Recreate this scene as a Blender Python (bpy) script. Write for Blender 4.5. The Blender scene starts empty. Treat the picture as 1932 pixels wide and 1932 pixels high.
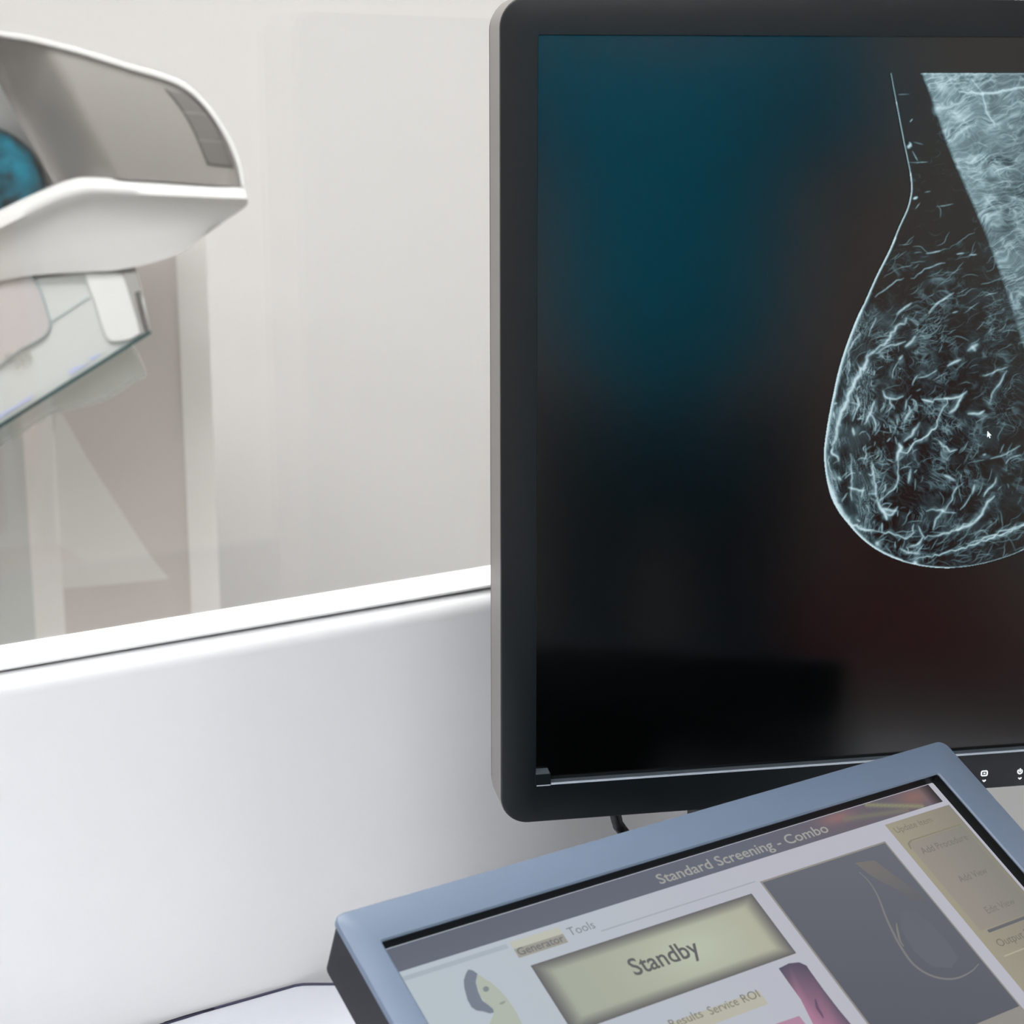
import bpy, bmesh, math, random
import numpy as np
from mathutils import Vector, Matrix

random.seed(7)
rng = np.random.default_rng(11)
C = bpy.context.scene.collection
PI = math.pi

# ------------------------------------------------------------------ camera model
F = 3400.0
YAW = math.radians(31.85)
PIT = math.radians(13.65)
CAM = Vector((0, 0, 1.32))
FH = Vector((math.sin(YAW), math.cos(YAW), 0))
RT = Vector((math.cos(YAW), -math.sin(YAW), 0))
Z = Vector((0, 0, 1))
FW = FH * math.cos(PIT) - Z * math.sin(PIT)
UP = FH * math.sin(PIT) + Z * math.cos(PIT)


def ray(x, y):
    return FW * F + RT * (x - 966) + UP * (966 - y)


def hit(x, y, P, n):
    d = ray(x, y)
    return CAM + d * ((P - CAM).dot(n) / d.dot(n))


def at(x, y, dist):
    r = ray(x, y)
    return CAM + r * (dist / r.dot(FH))


# ------------------------------------------------------------------ materials
def lin(c):
    return tuple((v / 255 / 12.92) if v / 255 <= 0.04045 else ((v / 255 + 0.055) / 1.055) ** 2.4 for v in c)


def mat(name, col, rough=0.5, spec=0.5, emis=None, estr=1.0, bump=0.0, bscale=300.0, var=0.0, metal=0.0, coat=0.0):
    m = bpy.data.materials.new(name)
    m.use_nodes = True
    nt = m.node_tree
    b = nt.nodes['Principled BSDF']
    b.inputs['Base Color'].default_value = (*col, 1)
    b.inputs['Roughness'].default_value = rough
    b.inputs['Specular IOR Level'].default_value = spec
    b.inputs['Metallic'].default_value = metal
    if coat:
        b.inputs['Coat Weight'].default_value = coat
        b.inputs['Coat Roughness'].default_value = 0.05
    if emis is not None:
        b.inputs['Emission Color'].default_value = (*emis, 1)
        b.inputs['Emission Strength'].default_value = estr
    if bump or var:
        tc = nt.nodes.new('ShaderNodeTexCoord')
        nz = nt.nodes.new('ShaderNodeTexNoise')
        nz.inputs['Scale'].default_value = bscale
        nz.inputs['Detail'].default_value = 3
        nt.links.new(tc.outputs['Object'], nz.inputs['Vector'])
        if bump:
            bp = nt.nodes.new('ShaderNodeBump')
            bp.inputs['Strength'].default_value = bump
            bp.inputs['Distance'].default_value = 0.0006
            nt.links.new(nz.outputs['Fac'], bp.inputs['Height'])
            nt.links.new(bp.outputs['Normal'], b.inputs['Normal'])
        if var:
            mx = nt.nodes.new('ShaderNodeMix')
            mx.data_type = 'RGBA'
            mx.inputs['A'].default_value = (*[max(0, v * (1 - var)) for v in col], 1)
            mx.inputs['B'].default_value = (*[min(1, v * (1 + var)) for v in col], 1)
            mr = nt.nodes.new('ShaderNodeMapRange')
            mr.inputs['From Min'].default_value = 0.36
            mr.inputs['From Max'].default_value = 0.64
            nt.links.new(nz.outputs['Fac'], mr.inputs['Value'])
            nt.links.new(mr.outputs['Result'], mx.inputs['Factor'])
            nt.links.new(mx.outputs['Result'], b.inputs['Base Color'])
    return m


def attr_mat(name, rough, spec, strength=1.0, attr='glow'):
    """a display surface: black base, the picture comes from the lit pixels"""
    m = mat(name, (0.0, 0.0, 0.0), rough, spec)
    nt = m.node_tree
    b = nt.nodes['Principled BSDF']
    a = nt.nodes.new('ShaderNodeAttribute')
    a.attribute_name = attr
    nt.links.new(a.outputs['Color'], b.inputs['Emission Color'])
    b.inputs['Emission Strength'].default_value = strength
    m.cycles.emission_sampling = 'NONE'
    return m


def glass_mat(name, tint, ior=1.5):
    m = bpy.data.materials.new(name)
    m.use_nodes = True
    nt = m.node_tree
    nt.nodes.clear()
    out = nt.nodes.new('ShaderNodeOutputMaterial')
    mx = nt.nodes.new('ShaderNodeMixShader')
    tr = nt.nodes.new('ShaderNodeBsdfTransparent')
    gl = nt.nodes.new('ShaderNodeBsdfGlossy')
    fr = nt.nodes.new('ShaderNodeFresnel')
    ge = nt.nodes.new('ShaderNodeNewGeometry')
    ma = nt.nodes.new('ShaderNodeMath')          # same index on both faces of the thin pane
    ma.operation = 'MULTIPLY_ADD'
    ma.inputs[1].default_value = 1 / ior - ior
    ma.inputs[2].default_value = ior
    nt.links.new(ge.outputs['Backfacing'], ma.inputs[0])
    nt.links.new(ma.outputs[0], fr.inputs['IOR'])
    tr.inputs['Color'].default_value = (*tint, 1)
    gl.inputs['Roughness'].default_value = 0.0
    gl.inputs['Color'].default_value = (1, 1, 1, 1)
    nt.links.new(fr.outputs['Fac'], mx.inputs['Fac'])
    nt.links.new(tr.outputs['BSDF'], mx.inputs[1])
    nt.links.new(gl.outputs['BSDF'], mx.inputs[2])
    nt.links.new(mx.outputs['Shader'], out.inputs['Surface'])
    return m


M = {}
M['wall'] = mat('wall_paint', (0.80, 0.78, 0.755), 0.6, 0.3, bump=0.05, bscale=120)
M['wall_near'] = mat('near_wall_paint', (0.66, 0.62, 0.575), 0.6, 0.3, bump=0.05, bscale=120)
M['wall_far'] = mat('far_wall_paint', (0.778, 0.770, 0.760), 0.6, 0.3, bump=0.05, bscale=120)
M['wall_warm'] = mat('warm_wall_paint', (0.60, 0.53, 0.49), 0.6, 0.3, bump=0.05, bscale=120)
M['trim'] = mat('trim_paint', (0.80, 0.78, 0.76), 0.5, 0.3)
M['ceiling'] = mat('ceiling_tile', (0.85, 0.85, 0.84), 0.8, 0.2, bump=0.1, bscale=60)
M['floor'] = mat('vinyl_floor', (0.25, 0.24, 0.225), 0.35, 0.4, var=0.12, bscale=25)
M['panel'] = mat('white_laminate', (0.79, 0.795, 0.805), 0.35, 0.4, bump=0.03, bscale=500)
M['rail'] = mat('white_rail', (0.88, 0.88, 0.88), 0.35, 0.4)
M['grey_bead'] = mat('grey_bead', (0.62, 0.62, 0.62), 0.5, 0.3)
M['gasket'] = mat('dark_gasket', (0.42, 0.42, 0.42), 0.6, 0.3)
M['desk'] = mat('desk_laminate', (0.62, 0.64, 0.70), 0.4, 0.4, bump=0.03, bscale=500)
M['seam'] = mat('seam_rubber', (0.05, 0.05, 0.09), 0.5, 0.3)
M['glass'] = glass_mat('clear_shield_glass', (0.985, 0.99, 0.987))
M['bezel'] = mat('black_bezel_plastic', (0.003, 0.0058, 0.008), 0.34, 0.45, bump=0.12, bscale=1600)  # blue tint stands in for bluish wall and ceiling reflections
M['mon_side'] = mat('grey_side_plastic', (0.20, 0.185, 0.175), 0.45, 0.5, bump=0.05, bscale=900)
M['mon_back'] = mat('dark_back_plastic', (0.03, 0.03, 0.032), 0.5, 0.4, bump=0.05, bscale=900)
M['screen'] = mat('dark_display_glass', (0.0002, 0.0003, 0.0003), 0.17, 0.82)
M['xray'] = attr_mat('radiograph_pixels', 0.17, 0.82)
M['ledge'] = mat('ledge_plastic', (0.06, 0.075, 0.09), 0.3, 0.5)
M['edge_hi'] = mat('ledge_edge_highlight', (0.45, 0.5, 0.58), 0.25, 0.5)
M['icon'] = mat('glowing_print', (0.9, 0.92, 0.92), 0.5, 0.2, emis=(0.9, 0.95, 1), estr=0.5)  # marks given a glow of their own to stay bright
M['cursor'] = mat('cursor_pixels', (0.2, 0.2, 0.2), 0.3, 0.2, emis=(0.75, 0.9, 0.95), estr=1.0)
M['cable'] = mat('black_cable', (0.008, 0.008, 0.009), 0.4, 0.4)
M['tbezel'] = mat('sheen_plastic', (0.118, 0.158, 0.228), 0.42, 0.55, bump=0.15, bscale=1200)  # sheen from above put into the base colour of dark plastic
M['tside'] = mat('charcoal_plastic', (0.012, 0.013, 0.019), 0.5, 0.15, bump=0.1, bscale=900)
M['tlip'] = mat('black_lip', (0.003, 0.005, 0.005), 0.5, 0.2)
M['ui'] = attr_mat('touch_display_pixels', 0.5, 0.1)
M['mach_white'] = mat('machine_white', (0.62, 0.62, 0.61), 0.35, 0.45)
M['mach_under'] = mat('machine_under_white', (0.62, 0.60, 0.58), 0.5, 0.35)
M['mach_grey'] = mat('machine_taupe', (0.222, 0.205, 0.194), 0.38, 0.45, bump=0.04, bscale=700)
M['mach_dark'] = mat('machine_dark_grey', (0.105, 0.098, 0.092), 0.35, 0.45)
M['mach_mid'] = mat('machine_mid_grey', (0.33, 0.325, 0.31), 0.45, 0.4)
M['teal'] = mat('teal_gloss', (0.0, 0.085, 0.125), 0.1, 0.15, var=0.8, bscale=30)
M['insert'] = mat('insert_white', (0.67, 0.68, 0.67), 0.4, 0.4)
M['padd'] = mat('paddle_white', (0.54, 0.56, 0.545), 0.4, 0.4)
M['padd_rec'] = mat('paddle_recess', (0.47, 0.445, 0.44), 0.45, 0.35)
M['padd_line'] = mat('paddle_seam', (0.30, 0.40, 0.40), 0.5, 0.3)
M['padd_edge'] = mat('paddle_glass_edge', (0.010, 0.055, 0.06), 0.3, 0.5)
M['padd_blue'] = mat('paddle_blue_reflection', (0.46, 0.51, 0.70), 0.5, 0.3)
M['padd_mark'] = mat('paddle_print', (0.36, 0.37, 0.34), 0.6, 0.2)
M['clear'] = mat('frosted_clear_plate', (0.62, 0.68, 0.65), 0.4, 0.3)
M['clear'].node_tree.nodes['Principled BSDF'].inputs['Alpha'].default_value = 0.32
M['column'] = mat('column_enamel', (0.74, 0.685, 0.655), 0.5, 0.35)
M['pale_wedge'] = mat('wedge_reflection_paint', (0.86, 0.835, 0.81), 0.5, 0.35)
M['lamp_frame'] = mat('lamp_frame', (0.7, 0.7, 0.7), 0.4, 0.4)
M['diff_cool'] = mat('lit_diffuser_cool', (0.8, 0.8, 0.8), 0.5, 0.2, emis=(0.975, 0.988, 1.0), estr=9.6)
M['diff_left'] = mat('lit_diffuser_fill', (0.8, 0.8, 0.8), 0.5, 0.2, emis=(0.975, 0.988, 1.0), estr=20.0)
M['diff_warm'] = mat('lit_diffuser_warm', (0.8, 0.8, 0.8), 0.5, 0.2, emis=(1.0, 0.99, 0.98), estr=26.0)
M['steel'] = mat('brushed_steel', (0.5, 0.5, 0.5), 0.3, 0.5, metal=1.0)
M['skin'] = mat('skin', (0.55, 0.33, 0.24), 0.5, 0.4)
M['scrub'] = mat('teal_cotton', (0.0, 0.50, 0.82), 0.8, 0.0, bump=0.3, bscale=90)
M['trouser'] = mat('dark_teal_cotton', (0.0, 0.05, 0.085), 0.8, 0.2)
M['hair'] = mat('dark_hair', (0.02, 0.013, 0.01), 0.5, 0.4)
M['red'] = mat('dark_red_vinyl', (0.22, 0.015, 0.025), 0.4, 0.4)
M['col_left'] = mat('column_side_enamel', (0.72, 0.735, 0.715), 0.5, 0.35)
M['col_rail'] = mat('column_rail_enamel', (0.95, 0.93, 0.91), 0.5, 0.35)
M['tablet'] = mat('black_tablet', (0.004, 0.004, 0.005), 0.3, 0.4)
M['eye'] = mat('eye_white', (0.7, 0.7, 0.68), 0.2, 0.5)

# ------------------------------------------------------------------ mesh helpers
ROOTS = {}


def inv_of(parent):
    while parent is not None and parent.name not in ROOTS:
        parent = parent.parent
    return ROOTS[parent.name].inverted() if parent is not None else Matrix.Identity(4)


def mk(name, verts, faces, m, parent=None, smooth=False, bevel=0.0, bseg=2, subd=0, autosmooth=None):
    """one mesh object from world-space points"""
    inv = inv_of(parent)
    me = bpy.data.meshes.new(name)
    me.from_pydata([tuple(inv @ Vector(v)) for v in verts], [], faces)
    bm = bmesh.new()
    bm.from_mesh(me)
    bmesh.ops.recalc_face_normals(bm, faces=bm.faces)
    if smooth:
        for f in bm.faces:
            f.smooth = True
        if autosmooth:
            for e in bm.edges:
                if len(e.link_faces) == 2 and e.calc_face_angle(0) > autosmooth:
                    e.smooth = False
    bm.to_mesh(me)
    bm.free()
    me.materials.append(m)
    o = bpy.data.objects.new(name, me)
    C.objects.link(o)
    if parent is not None:
        o.parent = parent
    if bevel:
        b = o.modifiers.new('bevel', 'BEVEL')
        b.width = bevel
        b.segments = bseg
        b.limit_method = 'ANGLE'
        b.angle_limit = math.radians(35)
        if smooth is False:
            for p in me.polygons:
                p.use_smooth = True
            o.modifiers.new('wn', 'WEIGHTED_NORMAL').keep_sharp = True
    if subd:
        s = o.modifiers.new('sub', 'SUBSURF')
        s.levels = s.render_levels = subd
    return o


def empty(name, loc, R3=None):
    o = bpy.data.objects.new(name, None)
    o.empty_display_size = 0.05
    C.objects.link(o)
    mw = Matrix.Translation(Vector(loc))
    if R3 is not None:
        mw = mw @ R3.to_4x4()
    o.matrix_world = mw
    ROOTS[o.name] = mw.copy()
    return o


def tag(o, label, cat, group=None, kind=None):
    if label:
        o['label'] = label
        o['category'] = cat
    if group:
        o['group'] = group
    if kind:
        o['kind'] = kind
    return o


def structure(o):
    o['kind'] = 'structure'
    return o


def box_v(c, X, Y, Zv, sx, sy, sz):
    """box: centre, axes, half sizes"""
    v = []
    for k in (-1, 1):
        for j in (-1, 1):
            for i in (-1, 1):
                v.append(c + X * sx * i + Y * sy * j + Zv * sz * k)
    f = [(0, 1, 3, 2), (4, 6, 7, 5), (0, 4, 5, 1), (2, 3, 7, 6), (0, 2, 6, 4), (1, 5, 7, 3)]
    return v, f


AX = (Vector((1, 0, 0)), Vector((0, 1, 0)), Z)


def box(name, lo, hi, m, parent=None, bevel=0.0, bseg=2):
    lo, hi = Vector(lo), Vector(hi)
    v, f = box_v((lo + hi) / 2, *AX, *((hi - lo) / 2))
    return mk(name, v, f, m, parent, bevel=bevel, bseg=bseg)


def loft(loops, cap0=True, cap1=True):
    n = len(loops[0])
    v = [p for l in loops for p in l]
    f = []
    for k in range(len(loops) - 1):
        for i in range(n):
            j = (i + 1) % n
            f.append((k * n + i, k * n + j, (k + 1) * n + j, (k + 1) * n + i))
    if cap0:
        f.append(tuple(reversed(range(n))))
    if cap1:
        f.append(tuple(range((len(loops) - 1) * n, len(loops) * n)))
    return v, f


def rrect(u0, v0, u1, v1, r, n=8):
    """rounded rectangle, counter-clockwise 2-D points"""
    pts = []
    for cx, cy, a0 in ((u1 - r, v1 - r, 0), (u0 + r, v1 - r, 90), (u0 + r, v0 + r, 180), (u1 - r, v0 + r, 270)):
        for k in range(n + 1):
            a = math.radians(a0 + 90 * k / n)
            pts.append((cx + r * math.cos(a), cy + r * math.sin(a)))
    return pts


def tube(pts, r, n=8, caps=True):
    pts = [Vector(p) for p in pts]
    loops = []
    for i, p in enumerate(pts):
        d = (pts[min(i + 1, len(pts) - 1)] - pts[max(i - 1, 0)]).normalized()
        a = Z if abs(d.z) < 0.9 else Vector((1, 0, 0))
        s = d.cross(a).normalized()
        t = s.cross(d)
        loops.append([p + s * r * math.cos(2 * PI * k / n) + t * r * math.sin(2 * PI * k / n) for k in range(n)])
    return loft(loops, caps, caps)


def catmull(P, step):
    P = [np.array(p, float) for p in P]
    if len(P) == 2:
        n = max(2, int(np.linalg.norm(P[1] - P[0]) / step))
        return np.array([P[0] + (P[1] - P[0]) * t for t in np.linspace(0, 1, n)])
    Q = [2 * P[0] - P[1]] + P + [2 * P[-1] - P[-2]]
    out = []
    for i in range(1, len(Q) - 2):
        p0, p1, p2, p3 = Q[i - 1:i + 3]
        n = max(2, int(np.linalg.norm(p2 - p1) / step))
        for t in np.linspace(0, 1, n, endpoint=False):
            out.append(0.5 * ((2 * p1) + (-p0 + p2) * t + (2 * p0 - 5 * p1 + 4 * p2 - p3) * t * t + (-p0 + 3 * p1 - 3 * p2 + p3) * t ** 3))
    out.append(P[-1])
    return np.array(out)


def extrude(pts_front, off, m, name, parent, bevel=0.0, bseg=3, smooth=False):
    loops = [pts_front, [p + off for p in pts_front]]
    v, f = loft(loops)
    return mk(name, v, f, m, parent, bevel=bevel, bseg=bseg, smooth=smooth)


# ------------------------------------------------------------------ room
X0, X1, Y0, Y1, H = -2.6, 4.6, -2.40, 3.75, 2.72
T = 0.12
structure(box('floor', (X0 - T, Y0 - T, -T), (X1 + T, Y1 + T, 0), M['floor']))
structure(box('ceiling', (X0 - T, Y0 - T, H), (X1 + T, Y1 + T, H + T), M['ceiling']))
structure(box('wall_near', (X0 - T, Y0 - T, 0), (X1 + T, Y0, H), M['wall_near']))
structure(box('wall_left', (X0 - T, Y0, 0), (X0, Y1, H), M['wall']))
structure(box('wall_right', (X1, Y0, 0), (X1 + T, Y1, H), M['wall']))
Yv = Vector((0, 1, 0))
structure(box('wall_far', (X0 - T, Y1, 0), (X1 + T, Y1 + T, H), M['wall_far']))

# ceiling lights
FRAME = None


def ceiling_light(x, y, sx, sy, m, label):
    t = empty('ceiling_light', (x, y, H))
    tag(t, label, 'light', 'ceiling light panels')
    z = H - 0.001
    for nm, lo, hi in (('a', (x - sx, y - sy, z - 0.03), (x + sx, y - sy + 0.02, z)), ):
        pass
    lo = [Vector((x + a, y + b, z)) for a, b in rrect(-sx, -sy, sx, sy, 0.004, 2)]
    lo2 = [Vector((x + a, y + b, z - 0.03)) for a, b in rrect(-sx, -sy, sx, sy, 0.004, 2)]
    li2 = [Vector((x + a, y + b, z - 0.03)) for a, b in rrect(-sx + .02, -sy + .02, sx - .02, sy - .02, 0.004, 2)]
    li = [Vector((x + a, y + b, z - 0.012)) for a, b in rrect(-sx + .02, -sy + .02, sx - .02, sy - .02, 0.004, 2)]
    v, f = loft([lo, lo2, li2, li], True, False)
    mk('frame', v, f, M['lamp_frame'], t)
    v, f = box_v(Vector((x, y, z - 0.018)), *AX, sx - 0.021, sy - 0.021, 0.004)
    mk('diffuser', v, f, m, t)


ceiling_light(-0.25, 0.05, 0.6, 0.3, M['diff_cool'], 'lit cool ceiling panel left of the touchscreen on the operator side')
ceiling_light(0.05, -1.3, 0.6, 0.3, M['diff_cool'], 'lit cool ceiling panel behind the operator position')
ceiling_light(2.6, -1.2, 0.6, 0.3, M['diff_cool'], 'lit cool ceiling panel near the right end of the near wall')
ceiling_light(-1.25, 0.62, 0.3, 0.3, M['diff_left'], 'unseen square ceiling panel added to brighten the white shield panel')  # extra strong fill lamp, added to lighten the panel beside the monitor
ceiling_light(-1.9, -1.2, 0.6, 0.3, M['diff_cool'], 'lit cool ceiling panel in the left corner behind the operator position')
ceiling_light(2.5, 1.75, 0.6, 0.3, M['diff_warm'], 'lit warm ceiling panel right of the mammography machine')
ceiling_light(0.3, 1.45, 0.6, 0.3, M['diff_warm'], 'lit warm ceiling panel just behind the glass in front of the mammography machine')

# ------------------------------------------------------------------ shield: white base panel, rail, glass
YP = 0.96
DESK = 0.7565
XA, XB = -0.75, 2.1
sh = empty('radiation_shield', ((XA + XB) / 2, YP + 0.02, 0))
tag(sh, 'white panelled radiation shield with clear glass upper half behind the monitor', 'shield')


def prof_x(pts, x0, x1, name, m, parent, smooth=True):
    loops = [[Vector((x, y, z)) for y, z in pts] for x in (x0, x1)]
    v, f = loft(loops)
    return mk(name, v, f, m, parent, smooth=smooth, autosmooth=math.radians(40))


top = 0.9931
r = 0.012
pp = [(YP, 0.0)] + [(YP, top - r)] + [(YP + r - r * math.cos(a), top - r + r * math.sin(a)) for a in np.linspace(0.12, PI / 2, 10)] + [(YP + 0.06, top), (YP + 0.06, 0.0)]
prof_x(pp, XA, XB, 'base_panel', M['panel'], sh)
GY = YP + 0.0255
box('gasket', (XA, YP + 0.0122, top - 0.0008), (XB, GY - 0.0032, top + 0.0012), M['gasket'], sh)
box('grey_bead', (XA, YP + 0.0092, top + 0.0011), (XB, GY - 0.0032, top + 0.0024), M['grey_bead'], sh)
rp = [(YP + 0.0075, top + 0.0023), (YP + 0.0075, top + 0.0034), (YP + 0.0085, top + 0.0044), (YP + 0.0125, top + 0.0060), (GY - 0.0033, top + 0.0064), (GY - 0.0031, top + 0.0023)]
prof_x(rp, XA, XB, 'glass_rail', M['rail'], sh, smooth=False)
gp = box('glass_pane', (XA + 0.01, GY - 0.003, top + 0.0010), (XB - 0.01, GY + 0.003, 2.05), M['glass'], sh)
gp['label'] = 'clear glass pane'

# ------------------------------------------------------------------ desk
seam_px = [(150, 1983), (310, 1932), (420, 1897), (490, 1874), (525, 1864.5), (555, 1859.5), (590, 1858), (640, 1858), (720, 1857), (840, 1850), (960, 1838)]
Pd = Vector((0, 0, DESK))
seam = [hit(x, y, Pd, Z) for x, y in seam_px]
dr = (seam[1] - seam[2]).normalized()
seam = [seam[0] + dr * 1.0] + seam
seam[0].x = max(seam[0].x, XA)

sc = [Vector(p) for p in catmull(seam, 0.012)]
for p in sc:
    p.y = max(min(p.y, YP - 0.0016), YP - 0.020)
sc = [p for p in sc if p.x < 0.72]
dk = empty('desk', (0.6, 0.7, 0))
tag(dk, 'pale grey desk top below the monitors along the white shield panel', 'desk')
front = 0.28
dt = [p for p in sc] + [Vector((0.86, YP - 0.03, DESK)), Vector((0.97, YP - 0.16, DESK)), Vector((1.08, YP - 0.30, DESK)), Vector((1.9, YP - 0.32, DESK)), Vector((1.9, front, DESK)), Vector((sc[0].x, front, DESK))]
v, f = loft([[p - Z * 0.03 for p in dt], dt])
mk('desk_top', v, f, M['desk'], dk)
v, f = tube([p - Vector((0, 0.0002, 0)) + Z * 0.0004 for p in sc], 0.0010, 6)
o = mk('edge_seam', v, f, M['seam'], dk, smooth=True)
o['label'] = 'thin dark edge line'
for x in (-0.55, 1.75):
    box('leg', (x, front + 0.08, 0), (x + 0.06, front + 0.14, DESK - 0.03), M['steel'], dk, bevel=0.004)
    box('leg', (x, YP - 0.42, 0), (x + 0.06, YP - 0.36, DESK - 0.03), M['steel'], dk, bevel=0.004)
# ------------------------------------------------------------------ display monitor
VX = 20000
th = math.atan2(F * math.cos(PIT) + 826 * math.sin(PIT), VX - 966)
e1 = RT * math.cos(th) + FH * math.sin(th)
nm = e1.cross(Z)                      # out of the screen
mp = at(1016, 66, 0.98)
R3 = Matrix((e1, -nm, Z)).transposed()
SW, SH = 0.337, 0.4212
mon = empty('diagnostic_monitor', mp + e1 * SW / 2 - nm * 0.07 - Z * (mp.z - DESK), R3)
tag(mon, 'large black upright monitor showing a grey-blue radiograph', 'monitor')


def mw(u, v, d=0.0):
    """point on the monitor: right, up, towards the back"""
    return mp + e1 * u + Z * v - nm * d


def muv(x, y):
    p = hit(x, y, mp, nm) - mp
    return p.dot(e1), p.z


BL, BT, BB = -0.0206, 0.0200, -0.4447
BR = SW + 0.0206


def ml(u0, v0, u1, v1, r, d, n=10):
    return [mw(a, b, d) for a, b in rrect(u0, v0, u1, v1, r, n)]


RC = 0.0165
DEP = 0.031
v, f = loft([ml(BL, BB, BR, BT, RC, 0.012), ml(BL, BB, BR, BT, RC, 0.0012), ml(BL + .0004, BB + .0004, BR - .0004, BT - .0004, RC - .0004, 0.0003), ml(BL + .0012, BB + .0012, BR - .0012, BT - .0012, RC - .001, 0.0),
             ml(-0.0003, -SH - .0003, SW + .0003, .0003, 0.0012, 0.0), ml(0, -SH, SW, 0, 0.001, 0.0004), ml(0, -SH, SW, 0, 0.001, 0.0055)], False, False)
bz = mk('bezel', v, f, M['bezel'], mon, smooth=True, autosmooth=math.radians(25))
v, f = loft([ml(BL, BB, BR, BT, RC, 0.0013), ml(BL - .0001, BB - .0001, BR + .0001, BT + .0001, RC, 0.0014), ml(BL - .0001, BB - .0001, BR + .0001, BT + .0001, RC, DEP), ml(BL + .003, BB + .003, BR - .003, BT - .003, RC, DEP + .0005)], False, False)
o = mk('side_band', v, f, M['mon_side'], mon, smooth=True, autosmooth=math.radians(30))
o['label'] = 'grey side of the monitor housing'
v, f = loft([ml(BL + .0016, BB + .0016, BR - .0016, BT - .0016, RC, DEP + .0006), ml(BL + .0004, BB + .0004, BR - .0004, BT - .0004, RC, DEP + .0012), ml(BL + .0004, BB + .0004, BR - .0004, BT - .0004, RC, 0.036),
             ml(BL + .010, BB + .010, BR - .010, BT - .012, RC, 0.040), ml(BL + .016, BB + .016, BR - .016, BT - .018, RC, 0.052), ml(BL + .05, BB + .05, BR - .05, BT - .05, RC, 0.068)], False, True)
mk('back_shell', v, f, M['mon_back'], mon, smooth=True, autosmooth=math.radians(30))
v, f = loft([ml(-.002, -SH - .002, SW + .002, .002, 0.001, 0.0052, 2), ml(-.002, -SH - .002, SW + .002, .002, 0.001, 0.009, 2)])
scr = mk('screen', v, f, M['screen'], mon)
scr['label'] = 'dark glossy display surface'
# lower ledge; the bevel's highlight is put into the edge strip's pale colour
v, f = loft([[mw(u, -SH + .0002, 0.0051), mw(u, -SH + .0002, 0.0006), mw(u, -SH + .0007, 0.0006), mw(u, -SH + .0007, 0.0051)] for u in (0.0089, SW - 0.0005)])
mk('ledge', v, f, M['ledge'], mon)
v, f = loft([[mw(u, -SH + .0004, -0.0002), mw(u, -SH - .0006, -0.0002), mw(u, -SH - .0006, 0.0012), mw(u, -SH + .0004, 0.0012)] for u in (0.0089, SW - 0.0005)])
mk('ledge_edge', v, f, M['edge_hi'], mon)
v, f = loft([[mw(u, -SH - .0003, -0.0002), mw(u, -SH - .0010, -0.0002), mw(u, -SH - .0010, 0.001), mw(u, -SH - .0003, 0.001)] for u in (0.0004, 0.0086)])
mk('ledge_edge', v, f, M['edge_hi'], mon)
# corner light sensor
s = [(-0.0006, -SH + .0002), (0.0086, -SH + .0002), (0.0086, -SH + .0062), (0.0078, -SH + .0072), (0.0066, -SH + .0077), (-0.0006, -SH + .0077)]
v, f = loft([[mw(a, b, -0.0006) for a, b in [(p[0], min(p[1], -SH + .0062)) for p in s[:3]] + [(0.0080, -SH + .0062), (0.0070, -SH + .0062), (-0.0006, -SH + .0062)]],
             [mw(a, b, 0.0053) for a, b in s]])
o = mk('light_sensor', v, f, M['bezel'], mon)
v, f = loft([[mw(a, -SH + .0065, -0.0005), mw(a, -SH + .0079, 0.0050), mw(a, -SH + .0079, 0.0052), mw(a, -SH + .0063, -0.0003)] for a in (-0.0004, 0.0079)])
mk('sensor_top', v, f, M['ledge'], o)


def stroke2d(pts, w, plane, closed=False):
    """flat ribbon of half width w along 2-D points; plane(u,v,d) gives world points"""
    P = [np.array(p, float) for p in pts]
    n = len(P)
    A, B = [], []
    for i in range(n):
        if closed:
            a, b = P[i - 1], P[(i + 1) % n]
        else:
            a, b = P[max(i - 1, 0)], P[min(i + 1, n - 1)]
        t = (b - a) / (np.linalg.norm(b - a) + 1e-12)
        nn = np.array((-t[1], t[0]))
        k = 1.0
        A.append(P[i] + nn * w * k)
        B.append(P[i] - nn * w * k)
    v = [plane(*p, 0) for p in A] + [plane(*p, 0) for p in B] + [plane(*p, 1) for p in A] + [plane(*p, 1) for p in B]
    f = []
    for i in range(n if closed else n - 1):
        j = (i + 1) % n
        f += [(i, j, n + j, n + i), (2 * n + i, 3 * n + i, 3 * n + j, 2 * n + j)]
        f += [(i, 2 * n + i, 2 * n + j, j), (n + i, n + j, 3 * n + j, 3 * n + i)]
    return v, f


def mplane(u, v, k):
    return mw(u, v, -0.00018 if k == 0 else 0.00005)


def icon(name, strokes, parent):
    V, Fc = [], []
    for pts, w, cl in strokes:
        v, f = stroke2d(pts, w, mplane, cl)
        o = len(V)
        V += v
        Fc += [tuple(i + o for i in q) for q in f]
    mk(name, V, Fc, M['icon'], parent)


px = 0.000287
cu, cv = muv(1857, 1459)
icon('menu_icon', [(rrect(cu - 6.5 * px, cv - 5.2 * px, cu + 6.5 * px, cv + 5.2 * px, 2.8 * px, 4), 1.25 * px, True), ([(cu - 2.2 * px, cv), (cu + 2.4 * px, cv)], 1.35 * px, False)], mon)
cu, cv = muv(1856.5, 1473)
CHEV = [(-3.6, 2.0), (-2.0, 0.4), (0, -1.7), (2.0, 0.4), (3.6, 2.0)]
icon('chevron_icon', [([(cu + a * px, cv + b * px) for a, b in CHEV], 1.25 * px, False)], mon)
cu, cv = muv(1924.3, 1455.5)
icon('power_icon', [([(cu + 5.0 * px * math.sin(a), cv + 5.0 * px * math.cos(a)) for a in np.linspace(0.55, 2 * PI - 0.55, 20)], 1.25 * px, False), ([(cu, cv - 1.2 * px), (cu + .4 * px, cv + 7.2 * px)], 1.3 * px, False)], mon)
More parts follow.
